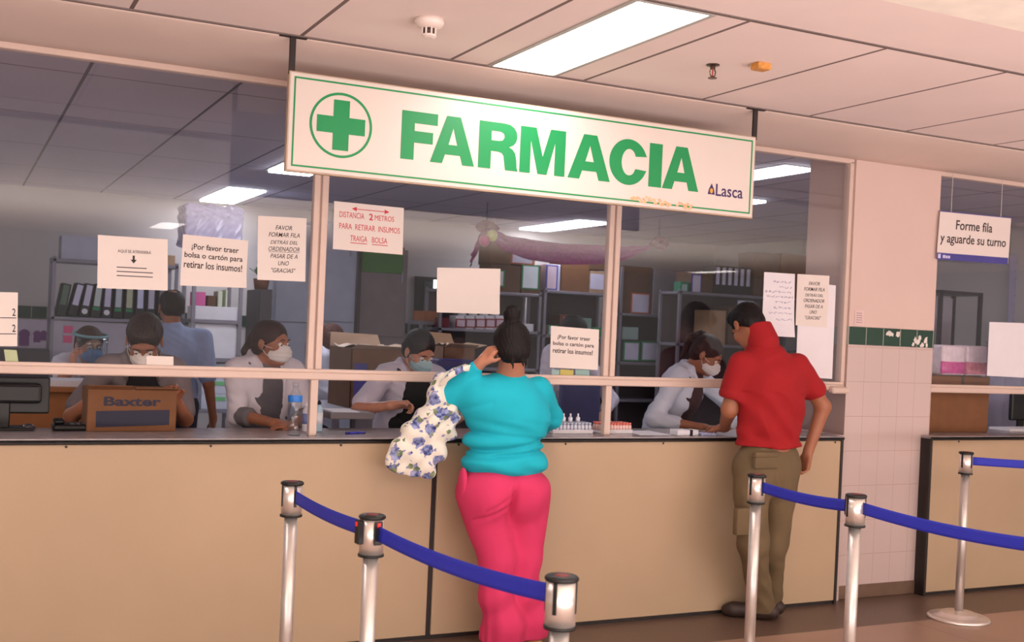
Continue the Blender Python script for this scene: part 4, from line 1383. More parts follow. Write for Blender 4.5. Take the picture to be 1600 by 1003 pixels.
a1 = np.array(az(1185, 968, 0)) ; a2 = np.array(az(1208, 962, 0))
hpL, hpR = Wp(1172, 735, MY), Wp(1222, 735, MY)
kL, kR = Wp(1177, 850, -.30), Wp(1208, 850, -.22)
aL, aR = np.array((a1[0] + .01, a1[1], .09)), np.array((a2[0], a2[1] + .05, .09))
fd = [nv((-.72, .70, 0)), nv((-.35, .94, 0))]
for h_, k_, a_ in ((hpL, kL, aL), (hpR, kR, aR)):
    body += [cap(h_, k_, .075, .052), cap(k_, a_, .052, .036)]
for a_, d_ in ((aL, fd[0]), (aR, fd[1])):
    body += [cap(a_ + [0, 0, -.05], a_ + d_ * .13 + [0, 0, -.055], .034, .028)]
F = Field(np.min([p[1] for p in body], 0) - .03, np.max([p[2] for p in body], 0) + .03, .007)
for p in body: F.op(p)
for p in subs: F.op(p, sub=True)
link_mesh('body', F.mesh('body', 1), skin('c'), mr, True)
add_hair(mr, mh, MHA, 1.02, 'short', hair_mat('hair_black', (20, 15, 16)))
add_eyes(mr, mh, MHA, 1.02, MATS['hair_black'])
M_redc = mat('red_pique', (152, 5, 17), .85, var=.04, vscale=6, bump=.2, bscale=500)
hem = Wp(1200, 701, MY - .1)
seL, seR = shL + (elL - shL) * .62, shR + (elR - shR) * .60
slv = [cap(shL, seL, .064, .074, .035), cap(shR, seR, .064, .070, .035)]
top = [ell(Wp(1206, 590, MY), (.200, .125, .13), MA, .05), ell(Wp(1206, 625, MY), (.195, .125, .15), MA, .05), ell(Wp(1202, 665, MY), (.196, .125, .13), MA, .05), ell(Wp(1200, 700, MY), (.200, .128, .12), MA, .04),
       cap(shL + [.04, 0, -.01], shR + [-.04, 0, -.01], .064, .064, .05), cap(neck + [0, 0, .0], neck + [.03, 0, -.07], .06, .11, .05)]
F = Field(np.min([p[1] for p in top + slv], 0) - .03, np.max([p[2] for p in top + slv], 0) + .03, .007)
for p in slv: F.op(p)
for sh_, se_ in ((shL, seL), (shR, seR)):
    n_ = nv(se_ - sh_); q = se_ + n_ * .130
    F.op(rbox(q, (.13, .13, .10), .004, np.array([nv(np.cross(n_, (0.2, 1, 0))), nv(np.cross(n_, np.cross(n_, (0.2, 1, 0)))), n_]), .004), sub=True)
for p in top: F.op(p)
F.warp(lambda X, Y, Z: .011 * np.abs(np.sin((X - 4.1) * 21 + 1.5 * np.sin(Z * 7) + Z * 7)) * np.clip((1.38 - Z) * 3, .2, 1) + .006 * np.sin((X + Z * 1.3) * 30 + 2 * np.sin(X * 11)) * (Z < 1.3) + .004 * np.sin(Z * 55 + X * 18 + 2 * np.sin(X * 20)) * np.exp(-((Z - 1.03) / .09) ** 2) + .0015 * np.sin(X * 44 - Z * 37) - .004)
F.clip(lambda X, Y, Z: Z - hem[2] + .006 * np.sin(X * 22) + 0 * Y)
link_mesh('red_polo', F.mesh('red_polo', 2), M_redc, mr, True)
# raised collar
cu_ = Wp(1187, 520, -.205)
col_ax = axes(-20, -26)
F = Field(cu_ - .16, cu_ + .16, .005)
F.op(cap(cu_ - col_ax[2] * .055, cu_ + col_ax[2] * .045, .088, .078, .01))
F.op(rbox(cu_ + col_ax[2] * .118 - col_ax[1] * .02, (.2, .2, .062), .005, axes(-20, -12), .012), sub=True)
F.op(cap(cu_ - col_ax[2] * .02, cu_ + col_ax[2] * .2, .062, .076, .008), sub=True)
F.op(ell(cu_ + col_ax[1] * .12, (.05, .08, .2), col_ax, .01), sub=True)
link_mesh('raised_collar', F.mesh('collar', 2), M_redc, mr, True)
M_olive = mat('olive_twill', (106, 88, 62), .85, var=.08, vscale=9, bump=.25, bscale=350)
tr = [ell(Wp(1200, 722, MY), (.176, .118, .12), MA, .05), cap(Wp(1182, 712, MY), Wp(1217, 712, MY), .094, .094, .04), ell(Wp(1185, 745, MY - .02), (.095, .11, .12), MA, .04), ell(Wp(1215, 745, MY - .02), (.095, .11, .12), MA, .04)]
for h_, k_, a_ in ((hpL, kL, aL), (hpR, kR, aR)):
    tr += [cap(h_, k_, .098, .082, .04), cap(k_, k_ + (a_ - k_) * .6, .080, .072, .03), cap(k_ + (a_ - k_) * .6, a_ + [0, -.01, -.01], .072, .074, .02)]
F = Field(np.min([p[1] for p in tr], 0) - .03, np.max([p[2] for p in tr], 0) + .03, .008)
for p in tr: F.op(p)
F.warp(lambda X, Y, Z: .006 * np.abs(np.sin(Z * 26 + X * 14 + 2.5 * np.sin(X * 9 + Z * 6))) * np.clip((.75 - Z) * 2, .3, 1) + .003 * np.sin(X * 35 + Z * 28) - .003)
F.clip(lambda X, Y, Z: Z - .045 + 0 * X * Y)
link_mesh('olive_trousers', F.mesh('trousers', 2), M_olive, mr, True)
def slab_on(px0, py0, px1, py1, y, t, name, m, parent):
    a, b = Wp(px0, py0, y), Wp(px1, py1, y)
    return MB().box((a[0], y, a[2]), (b[0], y + t, b[2]), .006, 2).build(name, m, parent, True)
slab_on(1153, 795, 1171, 836, -.392, .04, 'cargo_pocket', M_olive, mr)
slab_on(1181, 712, 1216, 732, -.400, .03, 'back_pocket', M_olive, mr)
slab_on(1181, 707, 1216, 715, -.404, .03, 'pocket_flap', M_olive, mr)
M_shoe = mat('dark_brown_shoe', (52, 36, 32), .55)
for a_, d_ in ((aL, fd[0]), (aR, fd[1])):
    g = np.array((a_[0], a_[1], 0))
    L = [cap(g - d_ * .06 + [0, 0, .050], g + d_ * .15 + [0, 0, .042], .044, .042, .03), cap(g + [0, 0, .06], g + [0, 0, .10], .052, .048, .02), cap(g + d_ * .15 + [0, 0, .036], g + d_ * .185 + [0, 0, .034], .040, .034, .02)]
    F = Field(np.min([p[1] for p in L], 0) - .03, np.max([p[2] for p in L], 0) + .03, .006)
    for p in L: F.op(p)
    F.clip(lambda X, Y, Z: Z - .002 + 0 * X * Y)
    s_ = link_mesh('shoe', F.mesh('shoe', 2), M_shoe, mr, True)


# ================================================================== PHARMACY STAFF
def S_(px, py, y): return np.array(at(px, py, y))
dn = (0, -.2, -1)
staff('person', 'person with brown hair in a white mask and grey shirt bent over the printed carton', S_(226, 533, .66), 184, 192, -42,
      dict(L=dict(el=S_(290, 655, .60), wr=S_(274, 622, .44), hd=nv((-.35, -.55, .55)), hn=(0, -.6, -.8), side=1, curl=(45, 50, 30)),
           R=dict(el=S_(112, 650, .62), wr=S_(150, 618, .48), hd=nv((.5, -.4, .3)), hn=(.2, -.5, -.8), side=-1, curl=(30, 45, 30))),
      'c', 'short', (44, 30, 26), (118, 106, 108), (26, 22, 26), (226, 214, 206), lean=.30, ow=1.3, width=1.02, hs=1.06)
staff('person', 'person in a clear face visor and blue mask at the back left', S_(140, 541, 2.4), 176, 165, -8,
      dict(L=dict(el=S_(170, 600, 2.3), wr=S_(150, 600, 2.16)), R=dict(el=S_(100, 590, 2.2), wr=S_(112, 575, 2.1), hd=(0.1, -.1, 1), hn=(.6, .2, 0), side=1)),
      'b', 'lowbun', (70, 48, 40), (205, 202, 214), (190, 186, 196), (120, 165, 215), lean=.1)
_vis = axes(165, -8); _vh = S_(140, 541, 2.4)
vroot = [o for o in COL.objects if o.name.startswith('person') and 'visor' in o.get('label', '')][0]
P = []
for i in range(13):
    a = -1.25 + 2.5 * i / 12
    P.append([loc(_vh, _vis, (.105 * math.sin(a), .005 + .125 * math.cos(a), .07 - .19 * j / 4)) for j in range(5)])
MB().grid(P, .001).build('visor', glass_mat('visor_plastic', (.86, .92, .95), 1.5, .08, 2.0), vroot, True)
mb = MB(); mb.tube([loc(_vh, _vis, (.10 * math.sin(a), .0 + .112 * math.cos(a), .075)) for a in np.linspace(-PI, PI, 25)], .010, 8)
mb.build('visor_band', mat('visor_band', (120, 160, 170), .6), vroot, True)
staff('person', 'person seen from behind with balding crown in a light blue short-sleeved shirt', S_(268, 482, 2.35), -4, -2, -12,
      dict(L=dict(el=S_(228, 610, 2.30), wr=S_(215, 640, 2.6)), R=dict(el=S_(326, 600, 2.25), wr=S_(333, 655, 2.35), hd=(0, .1, -1), hn=(-1, 0, 0), side=1)),
      'c', 'bald', (38, 30, 30), None, (146, 162, 200), None, lean=.02, width=1.12, eyes=False, hs=.98)
staff('person', 'person with brown ponytail, white mask and pale coat behind the water bottle', S_(424, 537, .78), 168, 140, -4,
      dict(R=dict(el=S_(372, 648, .72), wr=S_(432, 662, .46), cuff=.15, hd=nv((1, -.4, -.05)), hn=dn, side=-1),
           L=dict(el=S_(480, 648, .72), wr=S_(452, 667, .42), cuff=.3, hd=nv((-1, -.3, 0)), hn=dn, side=1)),
      'c', 'pony', (52, 30, 26), (206, 196, 204), (92, 86, 92), (232, 226, 224), lean=.12, sleeve='long', cuff=(112, 104, 108), width=1.05)
staff('person', 'person in profile with wavy brown hair and lilac mask behind the left mullion', S_(520, 531, 3.35), 120, 105, -6,
      dict(L=dict(el=S_(545, 600, 3.4), wr=S_(560, 610, 3.3)), R=dict(el=S_(505, 610, 3.2), wr=S_(525, 620, 3.12))),
      'b', 'bob', (78, 44, 40), (206, 208, 226), (190, 190, 200), (176, 172, 205), lean=.05, sleeve='long')
_, h3, A3, T3 = staff('person', 'person with tied black hair, pale blue mask and black top holding a pen', S_(655, 550, .85), 172, 166, -30,
      dict(R=dict(el=S_(560, 640, .72), wr=S_(614, 633, .52), hd=nv((1, -.35, .1)), hn=(.1, -.5, -.8), side=-1, curl=(40, 55, 35)),
           L=dict(el=S_(735, 640, .72), wr=S_(700, 664, .50), hd=nv((-1, -.3, 0)), hn=dn, side=1)),
      'b', 'lowbun', (34, 30, 34), (204, 196, 212), (18, 18, 22), (168, 200, 208), lean=.22, width=1.05, ow=1.5)
staff('person', 'person hidden behind the bag notice, only dark hair top and pale coat showing', S_(897, 520, 2.0), 160, 150, -25,
      dict(L=dict(el=S_(955, 625, 1.9), wr=S_(940, 650, 1.7)), R=dict(el=S_(850, 630, 1.9), wr=S_(880, 650, 1.7))),
      'b', 'lowbun', (24, 20, 24), (196, 190, 205), (150, 145, 160), (220, 216, 220), lean=.15, sleeve='long')
staff('person', 'person with dark ponytail, white mask and bluish white coat writing opposite the man in red', S_(1104, 555, .70), 150, 138, -34,
      dict(R=dict(el=S_(1022, 655, .66), wr=S_(1098, 668, .44), cuff=.45, hd=nv((1, -.3, -.02)), hn=dn, side=-1, curl=(30, 40, 30)),
           L=dict(el=S_(1152, 645, .80), wr=S_(1134, 670, .46), cuff=.8, hd=nv((-.7, -.6, 0)), hn=dn, side=1)),
      'c', 'ponyside', (50, 36, 36), (206, 210, 226), (66, 40, 42), (232, 226, 226), lean=.42, sleeve='long', width=1.04, ow=1.35)
pen = MB().cyl(S_(636, 634, .44), S_(622, 620, .52), .004, 8)
tag(pen.build('pen', mat('pen_grey', (190, 190, 200), .3)), 'thin light pen held by the person in the black top', 'pen', 'pens')

# ================================================================== THINGS ON THE COUNTER
def fb(px0, py0, px1, py1, Y, depth):
    """front rectangle in the plane y=Y running back by depth"""
    mx, my = (px0 + px1) / 2, (py0 + py1) / 2
    a, b = at(px0, my, Y), at(px1, my, Y)
    t, u = at(mx, py0, Y), at(mx, py1, Y)
    return Vector((a.x, Y, u.z)), Vector((b.x, Y + depth, t.z))
M_card = mat('brown_cardboard', (118, 76, 46), .8, var=.08, vscale=10, bump=.1, bscale=120)
M_card2 = mat('pale_cardboard', (176, 142, 112), .8, var=.08, vscale=10, bump=.1, bscale=120)
M_dkbox = mat('dark_cardboard', (98, 68, 50), .8, var=.1, vscale=10)
M_white = mat('white_card', (226, 224, 232), .6)
M_navy = mat('navy_print', (22, 20, 50), .6)
a, b = fb(136, 608, 276, 670, .30, .26)
r = thing('carton', 'brown cardboard carton with navy printing held on the counter', 'carton', ((a.x + b.x) / 2, .3, CT), 'cartons on the counters')
a.z = CT; tl = .012
MB().box(a, (b.x, b.y, b.z), .004).build('box', M_card, r)
mb = MB(); w_ = b.x - a.x
for (x0, x1, dz) in ((0, .48, .018), (.52, 1, .010)):
    mb.grid([[(a.x + w_ * x0, a.y + .004, b.z - .002), (a.x + w_ * x0, a.y - .03, b.z + dz)], [(a.x + w_ * x1, a.y + .004, b.z - .002), (a.x + w_ * x1, a.y - .03, b.z + dz)]], .004)
mb.build('flap', M_card, r)
me = place_flat(text_mesh('Baxter', .03), (a.x + w_ * .18, a.z + (b.z - a.z) * .60, a.x + w_ * .82, a.z + (b.z - a.z) * .82), a.y - .0005)
link_mesh('brand_lettering', me, M_navy, r)
mb = MB(); q = (a.z, b.z - a.z)
vs = [mb.bm.verts.new(p) for p in ((a.x + w_ * .10, a.y - .001, q[0] + q[1] * .10), (a.x + w_ * .92, a.y - .001, q[0] + q[1] * .16), (a.x + w_ * .92, a.y - .001, q[0] + q[1] * .52), (a.x + w_ * .10, a.y - .001, q[0] + q[1] * .48))]
mb.bm.faces.new(vs); mb.build('printed_band', M_navy, r)
# monitor seen from behind
a, b = fb(-70, 588, 78, 646, .42, .03)
r = thing('computer_monitor', 'back of a black computer monitor at the left edge of the counter', 'monitor', ((a.x + b.x) / 2, .44, CT))
MB().box(a, b, .008, 2).build('screen_housing', M_black, r)
mx = (a.x + b.x) / 2
MB().box((mx - .16, .37, a.z + .05), (mx + .16, .42, b.z - .03), .015, 2).build('rear_hump', M_black, r)
MB().box((mx - .03, .40, CT + .006), (mx + .03, .425, a.z + .08), .005).build('neck', M_black, r)
MB().box((mx - .13, .33, CT), (mx + .13, .50, CT + .012), .005, 2).build('foot', M_black, r)
p = az(114, 674, CT)
r = thing('desk_phone', 'low black telephone lying flat on the counter left of the carton', 'telephone', (p.x, p.y + .04, CT))
MB().box((p.x - .085, p.y, CT), (p.x + .085, p.y + .15, CT + .030), .012, 2).build('body', M_black, r, True)
MB().box((p.x - .08, p.y + .02, CT + .030), (p.x - .035, p.y + .135, CT + .052), .010, 2).build('handset', M_black, r, True)
mb = MB()
for i in range(3):
    for j in range(4): mb.box((p.x - .01 + i * .026, p.y + .03 + j * .024, CT + .029), (p.x + .008 + i * .026, p.y + .046 + j * .024, CT + .034))
o = mb.build('keypad', mat('dark_grey_keys', (70, 68, 72), .5), r)
p = az(45, 672, CT)
tag(MB().lathe([(.026, CT), (.030, CT + .006), (.026, CT + .018), (.012, CT + .026), (.001, CT + .028)], (p.x, p.y + .03, 0), 24).build('computer_mouse', mat('mouse_grey', (74, 72, 80), .25), None, True), 'small glossy dark mouse in front of the black monitor', 'computer mouse')
# water bottle
M_pet = glass_mat('clear_plastic', (.93, .95, .97), 1.45, .12, 1.2)
p = az(459, 680, CT)
r = thing('water_bottle', 'clear plastic water bottle with a blue label band on the counter', 'bottle', (p.x, p.y, CT), 'bottles on the counter')
hb = at(459, 598, p.y).z - CT
prof = [(.0001, 0), (.030, .0), (.034, .012), (.034, .06), (.029, .085), (.033, .105), (.034, .12), (.034, .165), (.030, .185), (.020, .205), (.0125, .218), (.0125, .230)]
prof = [(a_ * .98, b_ * hb / .245) for a_, b_ in prof]
MB().lathe(prof, p, 32).build('bottle_body', M_pet, r, True)
MB().lathe([(.0342, hb * .64), (.0346, hb * .645), (.0346, hb * .755), (.0342, hb * .76)], p, 32).build('label_band', mat('bright_blue_label', (40, 120, 210), .4), r, True)
MB().lathe([(.0145, hb * .93), (.015, hb * .94), (.015, hb), (.0001, hb)], p, 20).build('cap', M_pet, r, True)
MB().lathe([(.0001, .003), (.030, .003), (.031, .012), (.031, hb * .35), (.0001, hb * .35)], p, 24).build('water', glass_mat('water', (.97, .98, .99), 1.2, .2, .6), r, True)
for k, (px_, top, rad, c1, lb) in enumerate(((478, 627, .020, (206, 200, 210), 'white pump bottle between the water bottle and the mullion'), (497, 624, .020, (176, 204, 222), 'pale blue hand gel bottle right behind the mullion'))):
    p = az(px_, 674, CT); h = at(px_, top, p.y).z - CT
    r = thing('gel_bottle', lb, 'bottle', (p.x, p.y, CT), 'bottles on the counter')
    MB().lathe([(.0001, 0), (rad, 0), (rad * 1.05, .006), (rad, h * .72), (rad * .5, h * .80), (rad * .45, h * .84)], p, 24).build('bottle_body', mat('gel_%d' % k, c1, .3), r, True)
    MB().lathe([(rad * .5, h * .84), (rad * .5, h * .93), (rad * .25, h * .93), (rad * .25, h * .97), (.0001, h * .97)], p, 16).build('pump_cap', M_black if k else M_white, r, True)
    MB().lathe([(rad * 1.06, h * .25), (rad * 1.07, h * .6)], p, 24).build('label', mat('label_%d' % k, ((110, 120, 170), (228, 228, 236))[k], .5), r, True)
p = az(560, 678, CT)
r = thing('pen', 'blue pen lying on the counter in front of the person with the black top', 'pen', (p.x, p.y, CT), 'pens')
MB().cyl((p.x - .05, p.y - .01, CT + .006), (p.x + .04, p.y + .015, CT + .006), .0055, 12).build('barrel', mat('pen_blue', (50, 50, 180), .3), r, True)
MB().cyl((p.x - .072, p.y - .016, CT + .006), (p.x - .05, p.y - .01, CT + .006), .006, 12).build('pen_cap', mat('pen_cap_blue', (30, 32, 130), .3), r, True)
# trays of small medicine vials
def vial_tray(px0, px1, cap_rgb, lab, vlab, n, rows, body_rgb):
    a, b = az(px0, 680, CT), az(px1, 680, CT)
    y0 = min(max(.17, a.y), .2); w = b.x - a.x
    r = thing('vial_tray', lab, 'tray', ((a.x + b.x) / 2, y0 + .06, CT), 'trays of vials')
    MB().box((a.x, y0, CT), (b.x, y0 + .03 * rows + .02, CT + .012), .003).build('tray_bottom', M_white, r)
    MB().box((a.x, y0, CT + .010), (b.x, y0 + .004, CT + .022)).box((a.x, y0 + .03 * rows + .016, CT + .010), (b.x, y0 + .03 * rows + .02, CT + .03)).build('tray_rim', M_white, r)
    vb = MB().lathe([(.0001, 0), (.010, 0), (.010, .030), (.006, .036), (.006, .040)], (0, 0, 0), 12).mesh('vial_body')
    vb.materials.append(mat('vial_%d' % body_rgb[1], body_rgb, .25))
    vc = MB().lathe([(.0085, .036), (.0085, .048), (.0001, .048)], (0, 0, 0), 12).mesh('vial_cap')
    vc.materials.append(mat('vialcap_%d_%d' % cap_rgb[:2], cap_rgb, .4))
    for m_ in (vb, vc): m_.polygons.foreach_set('use_smooth', [True] * len(m_.polygons))
    for j in range(rows):
        for i in range(n):
            v = thing('medicine_vial', vlab, 'vial', (a.x + w * (i + .5) / n, y0 + .018 + j * .03, CT + .012), vlab)
            for nm, m_ in (('glass_body', vb), ('cap', vc)):
                o = bpy.data.objects.new(nm, m_); COL.objects.link(o); o.parent = v
    if rows > 3:
        pass
    return a, b, y0
a, b, y0 = vial_tray(874, 938, (180, 186, 204), 'white tray of clear medicine vials left of the second mullion', 'clear medicine vial standing in the tray left of the second mullion', 11, 4, (206, 206, 220))
vial_tray(953, 1001, (226, 118, 104), 'white tray of pink capped medicine vials right of the second mullion', 'pink capped medicine vial in the tray right of the second mullion', 10, 4, (228, 190, 184))
for k, t in enumerate((.38, .55, .74)):
    x = a.x + (b.x - a.x) * t; z0 = CT + .012 + .048
    r = thing('dropper_bottle', ('small white bottle standing on the clear vials, leftmost of three', 'small white bottle standing on the clear vials, middle of three', 'small white bottle standing on the clear vials, rightmost of three')[k], 'bottle', (x, y0 + .06, z0), 'small white bottles on the vials')
    MB().lathe([(.0001, z0), (.012, z0), (.012, z0 + .024), (.006, z0 + .030)], (x, y0 + .06, 0), 14).build('bottle_body', M_white, r, True)
    MB().lathe([(.005, z0 + .028), (.005, z0 + .046), (.0001, z0 + .048)], (x, y0 + .06, 0), 12).build('cap', M_white, r, True)
a_, b_ = az(1061, 681, CT), az(1094, 681, CT)
r = thing('medicine_box', 'white medicine box with a dark blue stripe lying by the writing hand', 'medicine box', ((a_.x + b_.x) / 2, .12, CT), 'medicine packs on the counter')
MB().box((a_.x, .06, CT), (b_.x, .14, CT + .032), .002).build('box', M_white, r)
MB().box((a_.x + (b_.x - a_.x) * .58, .059, CT - .0), (a_.x + (b_.x - a_.x) * .72, .1405, CT + .0325)).build('stripe', M_navy, r)
a_, b_ = az(1098, 681, CT), az(1122, 681, CT)
solid('blister_pack', mat('blister_blue', (170, 176, 214), .35, var=.3, vscale=60), (a_.x, .05, CT), (b_.x, .12, CT + .014), 'flat pale blue blister pack beside the striped medicine box', 'medicine pack', .002, 'medicine packs on the counter')
a_, b_ = az(1008, 681, CT), az(1058, 681, CT)
tag(MB().box((a_.x, .10, CT), (b_.x, .34, CT + .001)).build('paper_sheet', M_white), 'white sheet of paper lying under the writing arm', 'paper', 'papers on the counter')
a_, b_ = at(510, 640, .62), at(540, 640, .62)
tag(MB().box((a_.x, .5, a_.z - .004), (b_.x + .04, .72, a_.z), .001).build('paper_pad', M_white), 'white pad lying on the inner ledge behind the gel bottles', 'paper pad', 'papers on the counter')
solid('inner_ledge', mat('ledge_grey', (120, 112, 116), .5), (at(505, 640, .62).x, .485, a_.z - .04), (b_.x + .12, .80, a_.z - .004), 'low grey inner ledge behind the counter near the gel bottles', 'ledge')
# right hand window: cartons and packs on the counter
a, b = fb(1449, 588, 1545, 682, .22, .24); a.z = CT; a.x = PX1 + .012
r = thing('carton', 'large brown taped carton on the counter right of the pillar', 'carton', ((a.x + b.x) / 2, .3, CT), 'cartons on the counters')
MB().box(a, b, .005).build('box', M_card, r)
mx = a.x + (b.x - a.x) * .62
MB().box((mx - .012, a.y - .001, b.z - .09), (mx + .012, b.y, b.z + .001)).build('tape', mat('dark_tape', (60, 40, 34), .5), r)
zt = b.z
for k, (p0, p1, c, lb) in enumerate(((1472, 1510, (200, 84, 150), 'pink and white pack on top of the taped carton, left one'), (1511, 1544, (206, 130, 150), 'pink and white pack on top of the taped carton, right one'))):
    a2, b2 = fb(p0, 542, p1, 590, .28, .13)
    r = thing('nappy_pack', lb, 'pack', ((a2.x + b2.x) / 2, .34, zt), 'pink packs on the carton')
    hz_ = zt + (b2.z - a2.z)
    MB().box((a2.x, .28, zt), (b2.x - .004, .41, hz_), .018, 3).build('wrap', mat('pack_white', (222, 206, 216), .35, var=.1, vscale=30), r, True)
    MB().box((a2.x + .001, .2785, zt + .012), (b2.x - .006, .30, zt + (hz_ - zt) * .48), .006).build('printed_foot', mat('pack_pink_%d' % k, c, .35, var=.25, vscale=40), r, True)
a_, b_ = at(1556, 672, .4), at(1640, 672, .4)
tag(MB().box((a_.x, .28, CT), (b_.x, .46, CT + .018), .002).build('paper_stack', M_white), 'stack of white papers on the counter at the right edge', 'paper stack', 'papers on the counter')
a, b = fb(1578, 636, 1640, 664, .62, .05)
r = thing('computer_monitor', 'dark slanted screen at the right edge behind the far counter', 'monitor', ((a.x + b.x) / 2, .6, CT))
MB().box((a.x, .60, CT + .05), (b.x, .64, b.z + .14), .008).build('screen_housing', M_black, r)
MB().box((a.x + .08, .61, .98), (a.x + .14, .63, CT + .06)).build('neck', M_black, r)
solid('side_desk', mat('desk_grey', (120, 112, 116), .5), (PX1 + .35, .50, .90), (8.6, 1.05, .98), 'grey desk ledge running behind the far counter', 'desk')

# ================================================================== THE BACK OF THE PHARMACY
M_steel = mat('grey_steel', (138, 134, 146), .45, metal=.3, var=.04)
def shelf_unit(px0, px1, Y, shelf_py, bot, label, depth=.42, top_py=None, m=None, back=False):
    m = m or M_steel
    mid = (px0 + px1) / 2
    x0, x1 = at(px0, 500, Y).x, at(px1, 500, Y).x
    zs = [at(mid, p, Y).z for p in shelf_py]
    global LAST
    top = zs[0] if top_py is None else at(mid, top_py, Y).z
    r = LAST = thing('shelving_unit', label, 'shelving', ((x0 + x1) / 2, Y + depth / 2, 0), 'steel shelving units')
    for x in (x0, x1 - .03):
        for y in (Y, Y + depth - .03):
            MB().box((x, y, 0), (x + .03, y + .03, top + .02)).build('post', m, r)
    for z in zs + [.12]:
        MB().box((x0, Y, z - .03), (x1, Y + depth, z), .003).build('shelf', m, r)
    if back:
        MB().box((x0 + .03, Y + depth - .012, .1), (x1 - .03, Y + depth - .004, top)).build('shade_panel', mat('shelf_shade', (84, 74, 76), .7), r)  # added dark panel, its colour stands in for shade behind the shelves
    return x0, x1, zs
def crate(px0, px1, zbase, py0, Y, depth, m, label, lab=None, edge=None, name='storage_box', group='boxes on the shelving', dy=.0):
    """box standing on height zbase; lab = (px0,py0,px1,py1,rgb) printed label; edge rgb of the label's frame"""
    mid = (px0 + px1) / 2
    dy += .034
    x0, x1, zt = at(px0, 480, Y + dy).x, at(px1, 480, Y + dy).x, at(mid, py0, Y + dy).z
    r = thing(name, label, 'box', ((x0 + x1) / 2, Y + dy + depth / 2, zbase), group)
    MB().box((x0, Y + dy, zbase), (x1 - .006, Y + dy + depth, zt), .004).build('box', m, r)
    if lab:
        c0, c1 = at(lab[0], (lab[1] + lab[3]) / 2, Y + dy), at(lab[2], (lab[1] + lab[3]) / 2, Y + dy)
        zt_, zb_ = at((lab[0] + lab[2]) / 2, lab[1], Y + dy).z, at((lab[0] + lab[2]) / 2, lab[3], Y + dy).z
        zb_ = max(zb_, zbase + .004)
        if edge:
            MB().box((c0.x - .018, Y + dy - .003, zb_ - .014 if zb_ - .014 > zbase else zbase), (c1.x + .018, Y + dy + .002, zt_ + .014)).build('label_frame', mat('edge_%d_%d' % edge[:2], edge, .5), r)
        MB().box((c0.x, Y + dy - .006, zb_), (c1.x, Y + dy, zt_)).build('label', mat('label_c%d' % lab[4][0], lab[4], .6), r)
    return r
GRN, ORG, BLU, RED = (24, 134, 84), (190, 84, 44), (58, 60, 160), (150, 36, 44)
LIL = (206, 202, 226)
# left unit with lever arch files
YL = 5.9
x0, x1, zs = shelf_unit(79, 276, YL, (409, 498), 0, 'steel shelving unit with lever arch files at the back left')
crate(92, 160, zs[0], 369, YL, .30, mat('grey_white_box', (176, 176, 192), .7), 'greyish white archive box on top of the files unit, left one', name='archive_box')
crate(162, 240, zs[0], 371, YL, .30, mat('grey_white_box', (176, 176, 192), .7), 'greyish white archive box on top of the files unit, behind the arrow notice', name='archive_box')
crate(243, 272, zs[0], 398, YL, .30, M_card2, 'small tan carton on top of the files unit, right end', name='archive_box')
FL = ['plain green backed', 'with a long lilac spine label', 'with a white disc below its label', 'with green ended white label', 'with a second white disc', 'with green banded label and white tip', 'with yellowish label and green foot', 'with a bright white label', 'with a narrow lilac label', 'plain dark at the right end']
nb = 10
fw = (x1 - x0 - .12) / nb
for k in range(nb):
    xc = x0 + .085 + fw * k; lean_ = (.16, .22, .16, .10, .04, .02, .01, 0, 0, 0)[k]
    h = .31 if k not in (0,) else .30; zb = zs[1]
    r = thing('lever_arch_file', 'black lever arch file on the back left unit, ' + FL[k], 'file binder', (xc, YL + .05, zb), 'lever arch files')
    ax_ = Vector((math.sin(lean_), 0, math.cos(lean_))); rot = Matrix.Rotation(lean_, 3, 'Y')
    c_ = Vector((xc, YL + .17, zb)) + ax_ * (h / 2) + Vector((0, 0, .004 + abs(math.sin(lean_)) * .03))
    MB().obox(c_, (fw * .80, .27, h), rot, .003).build('cover', mat('file_black', (30, 30, 36), .5) if k != 0 else mat('file_green', (36, 52, 44), .5), r)
    lc = ((90, 110, 96), LIL, LIL, (196, 206, 204), LIL, (190, 200, 210), (186, 190, 160), (210, 210, 240), (190, 186, 205), (120, 118, 130))[k]
    MB().obox(c_ + rot @ Vector((0, -.136, .045)), (fw * .52, .003, h * .62), rot).build('spine_label', mat('spine_%d_%d' % (k, lc[0]), lc, .6), r)
    if k in (2, 4):
        MB().cyl(c_ + rot @ Vector((0, -.135, -.105)), c_ + rot @ Vector((0, -.139, -.105)), .026, 20).build('finger_ring', M_white, r)
    elif k in (3, 5, 6):
        MB().obox(c_ + rot @ Vector((0, -.137, -.075)), (fw * .56, .003, .03), rot).build('green_band', mat('edge_24_134', GRN, .5), r)
# wall poster and dark cabinet, far left
a, b = at(28, 498, 6.88), at(77, 545, 6.88)
r = thing('wall_poster', 'pale lilac poster with two small purple figures on the back wall', 'poster', ((a.x + b.x) / 2, 6.88, b.z), 'papers on the back wall')
MB().box((a.x - .1, 6.876, b.z), (b.x, 6.884, a.z)).build('sheet', mat('poster_lilac', (196, 184, 200), .7), r)
mb = MB()
for (px_, py_, s_) in ((38, 522, .05), (58, 522, .035), (68, 521, .03)):
    c_ = at(px_, py_, 6.87); mb.lathe([(.0001, 0), (s_, 0), (s_, .003), (.0001, .003)], c_, 14, (0, -1, 0)); mb.box((c_.x - s_ * .9, 6.868, c_.z - s_ * 2.3), (c_.x + s_ * .9, 6.872, c_.z - s_ * .6), .002)
mb.build('printed_figures', mat('poster_purple', (116, 60, 120), .6), r)
a, b = fb(-30, 546, 75, 700, 5.4, .5)
solid('cabinet', mat('cabinet_dark', (62, 56, 60), .5), (a.x, 5.4, 0), (b.x, 5.9, b.z), 'dark low cabinet under the poster at the back left', 'cabinet', .006)
